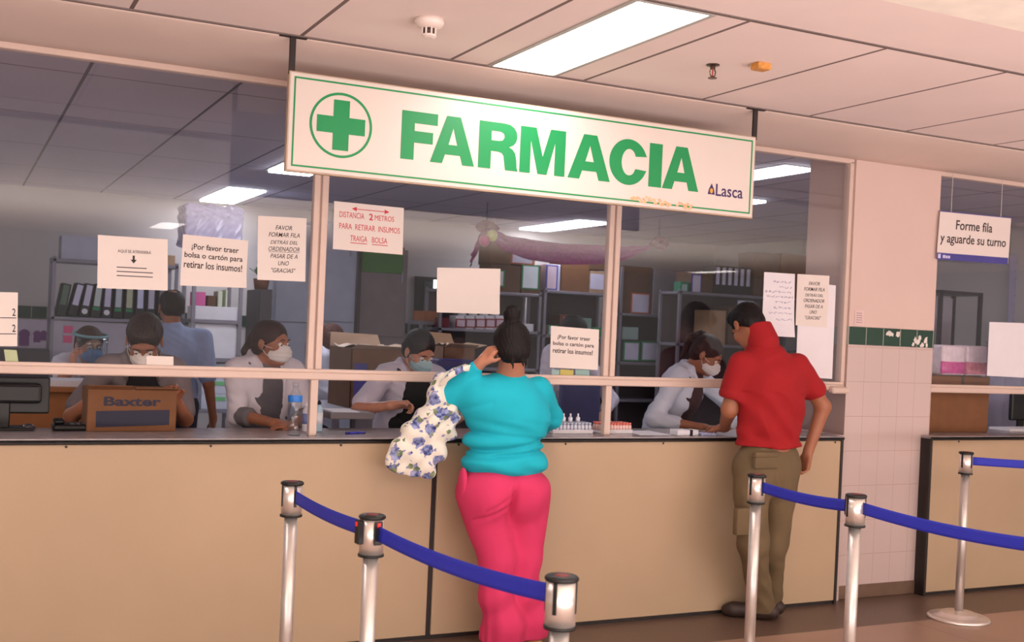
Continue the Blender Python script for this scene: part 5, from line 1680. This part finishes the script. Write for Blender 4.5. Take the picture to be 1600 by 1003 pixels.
for k, (px_, py_) in enumerate(((107, 515), (106, 530))):
    a, b = at(px_ - 7, py_ - 6, YL - .02), at(px_ + 7, py_ + 6, YL - .02)
    o = MB().box((a.x, YL + .002, b.z), (b.x, YL + .005, a.z)).build('sticky_note', mat('note_pink', (206, 88, 128), .7)); tag(o, ('pink sticky note on the files unit, upper one', 'pink sticky note on the files unit, lower one')[k], 'sticky note', 'pink sticky notes')
a, b = fb(79, 502, 276, 700, YL + .30, .1)
MB().box((x0 + .03, YL + .005, .1), (x1 - .03, YL + .02, zs[1] - .04)).build('front_board', mat('board_grey', (168, 160, 172), .6), LAST)
# desk behind the masked man
a, b = fb(60, 606, 250, 700, 1.5, .7)
dk = thing('desk', 'orange brown wooden desk seen through the hatch at the left', 'desk', ((a.x + b.x) / 2, 1.8, 0))
zt = b.z
MB().box((a.x - .6, 1.5, zt - .03), (b.x, 1.95, zt), .004).build('desk_top', mat('desk_wood', (176, 112, 66), .5, var=.15, vscale=6), dk)
MB().box((a.x - .55, 1.55, 0), (a.x - .5, 1.9, zt - .03)).box((b.x - .05, 1.55, 0), (b.x, 1.9, zt - .03)).box((a.x - .5, 1.56, .2), (b.x - .05, 1.58, zt - .03)).build('desk_frame', mat('desk_wood', (176, 112, 66), .5), dk)
a_, b_ = az(80, 610, zt), az(112, 610, zt)
solid('paper_stack', M_white, (a_.x, 1.55, zt), (a_.x + .22, 1.85, zt + .035), 'stack of white papers on the wooden desk beside the black monitor', 'paper stack', .002, 'papers on the desks')
# middle unit with white parcels
YM = 4.6
x0, x1, zs = shelf_unit(299, 378, YM, (388, 500, 560, 640), 0, 'steel shelving unit stacked with white parcels behind the ponytail', depth=.5)
# crinkled package
a, b = at(286, 388, YM), at(384, 322, YM)
F = Field((a.x - .06, YM - .06, zs[0] - .06), (b.x + .06, YM + .48, b.z + .08), .008)
F.op(rbox(((a.x + b.x) / 2, YM + .20, (zs[0] + b.z) / 2), ((b.x - a.x) / 2, .20, (b.z - zs[0]) / 2 - .004), .03, None, .01))
F.warp(lambda X, Y, Z: .014 * np.abs(np.sin(X * 19 + Z * 26 + 2 * np.sin(Z * 15))) + .009 * np.abs(np.sin(X * 37 - Z * 31 + Y * 20)) - .006)
F.clip(lambda X, Y, Z: Z - zs[0] - .002 + 0 * X * Y)
tag(link_mesh('wrapped_package', F.mesh('package', 1), mat('crinkled_plastic', (205, 200, 232), .18, var=.06, vscale=20), None, True), 'crinkled white plastic wrapped package on top of the middle unit', 'package')
crate(303, 322, at(340, 479, YM).z, 456, YM, .2, mat('pink_box', (214, 96, 160), .6), 'small pink box on the middle unit', name='carton', group='boxes on the middle unit')
crate(324, 338, at(340, 479, YM).z, 462, YM, .2, M_dkbox, 'small dark box beside the pink one on the middle unit', name='carton', group='boxes on the middle unit')
crate(340, 348, at(340, 479, YM).z, 455, YM, .2, mat('cream_box', (214, 220, 196), .6), 'narrow cream box on the middle unit', name='carton', group='boxes on the middle unit')
crate(352, 356, at(340, 479, YM).z, 453, YM, .2, mat('cream_box', (214, 220, 196), .6), 'thinnest cream box on the middle unit', name='carton', group='boxes on the middle unit')
crate(303, 375, zs[1], 479, YM, .3, M_white, 'long white parcel at the front of the middle unit', name='parcel', group='white parcels')
crate(306, 372, zs[2], 506, YM, .3, M_white, 'white parcel on the third shelf of the middle unit', name='parcel', group='white parcels')
for k in range(3):
    crate(320, 366, at(343, 640 - 24 * k, YM).z, 640 - 24 * (k + 1), YM, .3, mat('parcel_pale', (200, 204, 220), .6, var=.08), ('pale parcel low on the middle unit, lowest of three', 'pale parcel low on the middle unit, middle of three', 'pale parcel low on the middle unit, topmost of three')[k], (330, 640 - 24 * k - 20, 352, 640 - 24 * k - 14, (120, 190, 130)), name='parcel', group='white parcels')
x_, x2 = at(404, 500, 4.9).x, at(424, 500, 4.9).x
solid('filing_cabinet', mat('cabinet_dark', (62, 56, 60), .5), (x_, 4.9, 0), (x2, 5.4, at(414, 452, 4.9).z), 'narrow dark cabinet between the middle unit and the grey lockers', 'cabinet', .006)
# green plant above it
p = at(395, 440, 4.9); mbp = MB(); rr = random.Random(12)
pr = thing('potted_plant', 'small green leafy plant on the narrow dark cabinet', 'plant', (p.x, 5.05, at(414, 452, 4.9).z))
zc = at(414, 452, 4.9).z
MB().lathe([(.0001, zc), (.06, zc), (.075, zc + .1), (.068, zc + .1), (.06, zc + .09), (.0001, zc + .09)], (x_ + .06, 5.1, 0), 20).build('pot', mat('pot_brown', (110, 70, 50), .7), pr, True)
for k in range(16):
    a_ = rr.uniform(0, 2 * PI); L_ = rr.uniform(.12, .22); t_ = rr.uniform(.25, 1.0)
    p0 = Vector((x_ + .06, 5.1, zc + .09)); d_ = Vector((math.cos(a_) * t_, math.sin(a_) * t_, 1)).normalized()
    s_ = d_.cross(Vector((0, 0, 1))).normalized() if d_.z < .99 else Vector((1, 0, 0))
    P = []
    for i in range(6):
        u = i / 5; q_ = p0 + d_ * L_ * u - Vector((0, 0, .06 * u * u * t_)); w_ = .022 * math.sin(PI * min(.97, u * .9 + .08))
        P.append([q_ - s_ * w_, q_ + Vector((0, 0, -.004)), q_ + s_ * w_])
    mbp.grid(P, .001)
mbp.build('leaves', mat('leaf_green', (52, 120, 50), .5, var=.2, vscale=20), pr, True)
# grey lockers / partition in the middle
def locker(px0, px1, Y, py_top, m, label):
    x0, x1 = at(px0, 480, Y).x, at(px1, 480, Y).x; zt = at((px0 + px1) / 2, py_top, Y).z
    r = thing('tall_cabinet', label, 'cabinet', ((x0 + x1) / 2, Y + .25, 0), 'tall cabinets at the back')
    MB().box((x0, Y, 0), (x1 - .01, Y + .5, zt), .006).build('body', m, r)
    zm = zt * .62
    for z0_, z1_ in ((.08, zm - .006), (zm + .006, zt - .03)):
        d_ = MB().box((x0 + .02, Y - .016, z0_), (x1 - .03, Y - .001, z1_), .003).build('door', m, r)
        MB().box((x1 - .09, Y - .035, z1_ - .30), (x1 - .07, Y - .016, z1_ - .18), .003).build('handle', M_steel, d_)
locker(426, 493, 5.2, 345, mat('locker_blue_grey', (142, 144, 160), .5), 'tall blue grey cabinet right behind the ponytailed person')
locker(495, 556, 5.2, 345, mat('locker_blue_grey', (142, 144, 160), .5), 'tall blue grey cabinet above the person in profile')
locker(558, 636, 5.5, 388, mat('locker_brown_grey', (112, 100, 102), .5), 'tall brownish grey cabinet under the green sign')
a, b = fb(565, 393, 630, 426, 5.462, .02)
solid('hanging_plaque', mat('green_plaque', (52, 104, 34), .5), (a.x, 5.462, a.z), (b.x, 5.483, b.z), 'green plaque half hidden below the red lettered notice', 'plaque', .004)
a, b = fb(631, 385, 641, 433, 6.5, .2)
solid('wall_speaker', M_black, (a.x, 6.68, a.z), (b.x, 6.9, b.z), 'narrow black wall speaker right of the green plaque', 'speaker', .01)
# doorway at the back
a, b = fb(644, 433, 700, 700, 6.87, .03)
o = MB().box((a.x, 6.86, 0), (b.x, 6.9, b.z)).build('door_1', mat('door_dark', (30, 28, 32), .5)); o['kind'] = 'structure'
a2, b2 = fb(662, 440, 675, 520, 6.85, .01)
o = MB().box(a2, b2).build('door_2', mat('door_green_glass', (70, 84, 80), .3)); o['kind'] = 'structure'
a2, b2 = fb(677, 437, 682, 486, 6.84, .01)
o = MB().box(a2, b2).build('window_3', emis('daylight_slit', (.8, .95, 1.0), 1.6)); o['kind'] = 'structure'
a, b = fb(662, 486, 686, 502, 6.0, .2)
x_, x2 = a.x, b.x
solid('carton', mat('orange_carton', (168, 96, 52), .7), (x_, 6.0, a.z), (x2, 6.3, b.z), 'small orange carton by the back doorway', 'carton', .004, 'cartons at the back')
st = thing('side_table', 'small grey stand holding the orange carton by the doorway', 'stand', ((x_ + x2) / 2, 6.1, 0))
MB().box((x_ - .06, 5.95, a.z - .04), (x2 + .04, 6.35, a.z), .004).build('table_top', M_steel, st)
for xx in (x_ - .05, x2):
    for yy in (5.97, 6.30): MB().box((xx, yy, 0), (xx + .03, yy + .03, a.z - .04)).build('leg', M_steel, st)

# right hand shelving
YR = 5.7
x0, x1, zr = shelf_unit(686, 845, YR, (455, 515, 575, 630), 0, 'steel shelving unit left of centre with red edged medicine boxes', back=True)
crate(762, 796, at(780, 413, YR).z, 377, YR, .3, M_dkbox, 'dark carton under the bow of the purple garland')
crate(797, 834, at(815, 413, YR).z, 375, YR, .3, M_card2, 'carton with an orange edged lilac label behind the garland', (801, 378, 832, 411, LIL), ORG)
crate(764, 812, zr[0], 414, YR, .3, M_dkbox, 'dark box with a green edged slip right of the blank sheet', (779, 424, 786, 446, (220, 224, 226)), GRN)
crate(813, 844, zr[0], 414, YR, .3, M_dkbox, 'box with the big white label framed in green', (817, 416, 840, 450, (222, 230, 236)), GRN)
for k in range(5):
    crate(713 + 15.5 * k, 727.5 + 15.5 * k, zr[1], 493, YR, .18, M_white, 'red and white medicine box on the middle shelf, number %s from the left' % ('one', 'two', 'three', 'four', 'five')[k], (714 + 15.5 * k, 500, 726 + 15.5 * k, 510, (214, 190, 206)), RED, name='medicine_box', group='red and white medicine boxes')
crate(690, 704, zr[1], 496, YR, .18, mat('maroon_box', (110, 36, 46), .6), 'maroon box left of the red and white medicine boxes', name='medicine_box')
crate(818, 836, zr[1], 506, YR, .18, M_white, 'white box beside the bun of the woman in turquoise', name='medicine_box')
for k in range(4):
    p_ = at(722 + 17 * k, 493, YR + .08); z_ = at(722 + 17 * k, 493, YR).z
    o = MB().lathe([(.0001, z_), (.045, z_), (.045, z_ + .02), (.02, z_ + .032), (.0001, z_ + .032)], (p_.x, YR + .08, 0), 14).build('pill_packet', M_white, None, True)
    tag(o, 'rounded white packet on the red and white boxes, ' + ('leftmost', 'second', 'third', 'rightmost')[k] + ' of four', 'packet', 'white packets')
x0, x1, zr2 = shelf_unit(849, 962, YR, (456, 525, 580, 635), 0, 'steel shelving unit seen between the blank sheet and the second mullion', back=True)
crate(852, 874, zr2[0], 413, YR, .3, mat('lilac_box', (196, 194, 218), .6), 'blue edged white file box right of the green framed one', (855, 416, 869, 451, (214, 214, 236)), BLU)
crate(875, 919, zr2[0], 409, YR, .3, M_card, 'plain brown carton under the swag of the garland')
crate(920, 948, zr2[0], 424, YR, .3, M_card2, 'carton with lilac label left of the second mullion', (922, 428, 944, 452, LIL))
crate(915, 948, zr2[0] + .26, 385, YR, .3, M_dkbox, 'dark carton with a red edged label at the top near the second mullion', (922, 392, 944, 408, LIL), RED, dy=.02)
crate(852, 872, zr2[1], 508, YR, .25, M_dkbox, 'small dark box with green edged slip behind the bag notice', (858, 510, 870, 522, LIL), GRN)
crate(876, 898, zr2[1], 492, YR, .25, M_dkbox, 'red edged lilac box above the bag notice', (880, 496, 895, 508, LIL), RED)
crate(900, 926, zr2[1], 497, YR, .25, mat('grey_green_box', (120, 150, 140), .6), 'grey green box above the bag notice')
crate(930, 946, zr2[1], 512, YR, .25, mat('green_box', (40, 140, 100), .6), 'bright green box by the second mullion')
YQ = 5.7
x0, x1, zq = shelf_unit(968, 1136, YQ, (493, 568, 625), 0, 'steel shelving unit behind the ponytailed person on the right', top_py=425, back=True)
crate(970, 1017, zq[0], 416, YQ, .3, M_dkbox, 'tall dark carton with an orange framed label', (988, 460, 1013, 488, LIL), ORG)
crate(1019, 1072, zq[0], 421, YQ, .3, mat('grey_panel_box', (150, 142, 148), .6), 'plain grey white carton beside the tall dark one')
crate(973, 1000, zq[1], 532, YQ, .3, mat('dark_green_box', (24, 60, 48), .6), 'green edged file box low right of the mullion, left of three', (976, 536, 997, 562, LIL), GRN)
crate(1001, 1028, zq[1], 532, YQ, .3, mat('dark_green_box', (24, 60, 48), .6), 'green edged file box low right of the mullion, middle of three', (1004, 536, 1025, 562, LIL), GRN)
crate(1030, 1058, zq[1], 532, YQ, .3, mat('dark_green_box', (24, 60, 48), .6), 'green edged file box low right of the mullion, right of three', (1033, 536, 1054, 562, (150, 150, 180)), GRN)
crate(974, 1000, at(987, 531, YQ).z, 511, YQ, .3, mat('pale_aqua_box', (150, 172, 170), .6), 'pale aqua box lying on the left green edged box')
crate(1066, 1088, zq[1], 504, YQ, .3, mat('dark_green_box', (24, 60, 48), .6), 'green edged upright box above the white collar', (1069, 508, 1084, 528, LIL), GRN)
crate(1090, 1134, zq[1], 508, YQ, .3, M_dkbox, 'dark box with small lilac slip above the ponytail', (1100, 511, 1112, 524, LIL), GRN)
crate(1074, 1090, zq[0], 462, YQ, .2, M_dkbox, 'small dark box beside the grey white carton on the right')
YP = 5.0
x0, x1, zp = shelf_unit(1060, 1262, YP, (461, 540, 600), 0, 'steel shelving unit carrying files behind the head of the man in red', depth=.4, back=True)
crate(1078, 1114, zp[0], 425, YP, .3, M_dkbox, 'dark file box with a blue edged label on the right unit', (1082, 430, 1094, 456, LIL), BLU)
crate(1063, 1076, zp[0], 440, YP, .15, mat('green_small_box', (40, 120, 90), .6), 'small green box at the left end of the right unit', (1065, 444, 1073, 458, (160, 190, 190)), GRN)
for k in range(6):
    xk = at(1117 + 9.5 * k, 440, YP).x; w_ = at(1125.5 + 9.5 * k, 440, YP).x - xk
    r = thing('lever_arch_file', 'dark file with white spine on the right unit, ' + ('first', 'second', 'third', 'fourth', 'fifth', 'sixth')[k] + ' from the left', 'file binder', (xk, YP, zp[0]), 'files on the right unit')
    MB().box((xk, YP, zp[0]), (xk + w_, YP + .25, zp[0] + .31), .003).build('cover', mat('file_black', (30, 30, 36), .5), r)
    MB().box((xk + w_ * .2, YP - .003, zp[0] + .10), (xk + w_ * .8, YP, zp[0] + .29)).build('spine_label', mat('label_c206', LIL, .6), r)
crate(1176, 1215, zp[0], 395, YP, .3, M_dkbox, 'dark brown carton at the top right of the right unit, left one')
crate(1217, 1262, zp[0], 397, YP, .3, M_card, 'brown carton at the top right of the right unit, by the pillar')
crate(1110, 1136, zp[1], 485, YP, .3, M_card2, 'pale brown carton behind the head of the man in red')
crate(1140, 1180, zp[1], 480, YP, .3, M_dkbox, 'dark carton behind the collar of the man in red', (1152, 470, 1176, 492, LIL))

# garland of purple tulle
M_tulle = mat('purple_tulle', (150, 48, 128), .7, var=.25, vscale=30, alpha=.84)
r = thing('garland', 'purple tulle garland with bows hanging across the back shelves', 'garland', tuple(at(850, 380, 4.6)))
def swag(pts, ws, Y, name='swag', n=28):
    c_ = [at(px_, py_, Y) for px_, py_ in pts]; P = []
    for i in range(n + 1):
        t = i / n * (len(c_) - 1); j = min(int(t), len(c_) - 2); f_ = t - j
        f2 = f_ * f_ * (3 - 2 * f_)
        p = c_[j].lerp(c_[j + 1], f_); w_ = ws[j] * (1 - f2) + ws[j + 1] * f2
        P.append([p + Vector((0, .03 * math.sin(k * 1.9 + i * .3), (k / 6 - .5) * w_)) for k in range(7)])
    MB().grid(P, .001).build(name, M_tulle, r, True)
swag([(760, 358), (790, 380), (830, 390), (880, 397), (930, 398), (975, 396), (1010, 388), (1028, 380)], [.05, .15, .20, .21, .20, .14, .07, .05], 4.6)
swag([(762, 358), (750, 375), (742, 392), (736, 408)], [.04, .10, .11, .12], 4.55, 'tail')
for (px_, py_) in ((760, 356), (1029, 380)):
    c_ = at(px_, py_, 4.58); mbb = MB()
    for k in range(6):
        a_ = k * PI / 3; d_ = Vector((math.cos(a_), -.2, math.sin(a_) * .6)); s_ = Vector((-math.sin(a_), 0, math.cos(a_)))
        mbb.grid([[c_ + d_ * .13 * u + s_ * .05 * math.sin(PI * u) * v + Vector((0, -.03 * math.sin(PI * u) * (1 - abs(v)), 0)) for v in (-1, -.3, .3, 1)] for u in np.linspace(.02, 1, 7)], .001)
    mbb.build('bow', mat('bow_maroon', (104, 52, 74), .7), r, True)
for k, (px_, py_, c) in enumerate(((769, 368, (196, 206, 110)), (757, 376, (190, 60, 130)))):
    c_ = at(px_, py_, 4.45); z_ = c_.z
    o = MB().lathe([(.0001, -.05)] + [(.05 * math.sin(a_), -.055 * math.cos(a_)) for a_ in np.linspace(.3, PI - .2, 10)] + [(.0001, .055)], c_, 20).build('balloon', mat('balloon_%d' % k, c, .3), r, True, ('yellow green balloon', 'pink balloon')[k])
mb = MB(); mb.tube([at(760, 356, 4.58), at(760, 356, 4.58) + Vector((0, 0, 2.78 - at(760, 356, 4.58).z))], .003, 6); mb.build('hanging_cord', M_black, r)
mb = MB(); mb.tube([at(1029, 380, 4.58), at(1029, 380, 4.58) + Vector((0, 0, 2.78 - at(1029, 380, 4.58).z))], .003, 6); mb.build('hanging_cord', M_black, r)
# open cartons of bags behind the person in the black top
tx0, tx1 = at(535, 600, 2.1).x, at(765, 600, 2.1).x
zt = at(640, 640, 2.1).z
tb = thing('work_table', 'work table behind the person in the black top, holding open cartons', 'table', ((tx0 + tx1) / 2, 2.5, 0))
MB().box((tx0 - .1, 2.05, zt - .04), (tx1 + .1, 2.95, zt), .004).build('table_top', M_steel, tb)
for x in (tx0 - .05, tx1 + .02):
    for y in (2.1, 2.87): MB().box((x, y, 0), (x + .04, y + .04, zt - .04)).build('leg', M_steel, tb)
def open_carton(px0, px1, py_top, Y, depth, m, label, flapc, patch=None):
    x0, x1 = at(px0, 580, Y).x, at(px1, 580, Y).x; z = at((px0 + px1) / 2, py_top, Y).z
    r = thing('open_carton', label, 'carton', ((x0 + x1) / 2, Y + depth / 2, zt), 'open cartons on the work table')
    MB().box((x0, Y, zt), (x1, Y + .006, z)).box((x0, Y + depth - .006, zt), (x1, Y + depth, z)).box((x0, Y, zt), (x0 + .006, Y + depth, z)).box((x1 - .006, Y, zt), (x1, Y + depth, z)).box((x0, Y, zt), (x1, Y + depth, zt + .006)).build('box', m, r)
    fm = mat('flap_%d' % flapc[0], flapc, .8)
    MB().grid([[(x0, Y + depth, z), (x0 + .01, Y + depth + .03, z + .10)], [(x1, Y + depth, z), (x1 - .02, Y + depth + .04, z + .09)]], .004).build('flap', fm, r)
    MB().grid([[(x0, Y, z), (x0 + .01, Y - .10, z + .03)], [(x1, Y, z), (x1 - .02, Y - .10, z + .02)]], .004).build('flap', fm, r)
    MB().grid([[(x1, Y, z), (x1 + .10, Y + .02, z + .02)], [(x1, Y + depth, z), (x1 + .10, Y + depth - .02, z + .03)]], .004).build('flap', fm, r)
    mbp = MB(); rr = random.Random(px0)
    P = [[(x0 + .02 + (x1 - x0 - .04) * i / 9, Y + .02 + (depth - .04) * j / 6, z - .01 + .035 * rr.random()) for j in range(7)] for i in range(10)]
    mbp.grid(P, .002); mbp.build('contents', mat('bag_paper', (206, 186, 168), .7, var=.1, vscale=20), r)
    if patch:
        MB().box((x0 + (x1 - x0) * .06, Y - .002, zt + (z - zt) * .2), (x0 + (x1 - x0) * .30, Y, zt + (z - zt) * .75)).build('printed_patch', mat('patch_blue', patch, .6), r)
open_carton(548, 632, 545, 2.15, .5, mat('carton_brown', (128, 96, 76), .8), 'open brown carton with blue print left of the person in the black top', (196, 168, 146), (84, 80, 160))
open_carton(692, 742, 542, 2.35, .4, mat('carton_brown', (128, 96, 76), .8), 'open brown carton right of the head of the person in the black top', (176, 144, 116))
a, b = fb(684, 562, 742, 612, 2.12, .2)
solid('plastic_crate', mat('blue_crate', (40, 44, 110), .5), (a.x, 2.12, zt), (b.x, 2.32, b.z), 'dark blue plastic crate in front of the right open carton', 'crate', .008)
# blue backed chair and green bag at the right hatch
a, b = fb(878, 600, 918, 700, 1.4, .06)
ch = thing('office_chair', 'blue grey padded chair back behind the clear vials', 'chair', ((a.x + b.x) / 2, 1.3, 0))
MB().box((a.x, 1.40, .62), (b.x + .1, 1.47, b.z + .04), .02, 3).build('backrest', mat('chair_blue', (78, 80, 122), .8), ch, True)
MB().box((a.x, 1.46, .46), (b.x + .1, 1.88, .53), .02, 3).build('seat', mat('chair_blue', (78, 80, 122), .8), ch, True)
for x in (a.x + .03, b.x + .05):
    for y in (1.50, 1.83): MB().box((x, y, 0), (x + .03, y + .03, .46)).build('leg', M_black, ch)
    MB().box((x, 1.47, .4), (x + .03, 1.50, .9)).build('back_post', M_black, ch)
# rack and hanging sheet seen through the right window
a, b = fb(1466, 455, 1532, 640, 1.9, .35)
rk = thing('wire_rack', 'dark metal framed rack with grey board seen through the right window', 'rack', ((a.x + b.x) / 2, 2.0, 0))
for x in (a.x, b.x - .03):
    for y in (1.9, 2.2): MB().box((x, y, 0), (x + .03, y + .03, b.z)).build('post', mat('rack_dark', (70, 64, 68), .4, metal=.5), rk)
for z in (b.z, b.z - .55, b.z - 1.0):
    MB().box((a.x, 1.9, z - .03), (b.x, 2.23, z)).build('shelf', mat('rack_dark', (70, 64, 68), .4, metal=.5), rk)
MB().box((a.x + .04, 2.20, b.z - .50), (b.x - .04, 2.215, b.z - .05)).build('grey_board', mat('board_grey', (168, 160, 172), .6), rk)
q = [at(1578, 398, 2.2), at(1640, 400, 2.2), at(1636, 512, 2.2), at(1574, 508, 2.2)]
r = thing('wall_chart', 'lilac chart with dark writing hanging at the right edge', 'chart', tuple((q[2] + q[3]) / 2))
MB().grid([[q[3], q[0]], [q[2], q[1]]], .003).build('sheet', mat('chart_lilac', (150, 146, 176), .7), r)
scribble(r, q, [(.1 + .12 * k, .1, .95) for k in range(8)], M_navy, 5, Y=2.19, h=.015)
mb = MB(); mb.tube([q[0], (q[0].x, 2.2, 2.78)], .002, 5); mb.tube([q[1], (q[1].x, 2.2, 2.78)], .002, 5); mb.build('cord', M_black, r)
q = (at(1548, 560, 1.3), at(1660, 680, 1.3))
P = [[(q[0].x + (q[1].x - q[0].x) * i / 24, 1.3 + .025 * math.sin(i * 1.3), z) for z in (.3, 1.0, q[0].z + .12)] for i in range(25)]
r = thing('privacy_curtain', 'pale blue cloth screen behind the far counter', 'curtain', (q[0].x, 1.3, .3))
MB().grid(P, .003).build('cloth', mat('curtain_blue', (150, 152, 180), .8), r, True)
MB().tube([(q[0].x - .05, 1.3, q[0].z + .13), (q[1].x, 1.3, q[0].z + .13)], .012, 8).tube([(q[0].x - .03, 1.3, 0), (q[0].x - .03, 1.3, q[0].z + .13)], .012, 8).build('stand', M_steel, r, True)
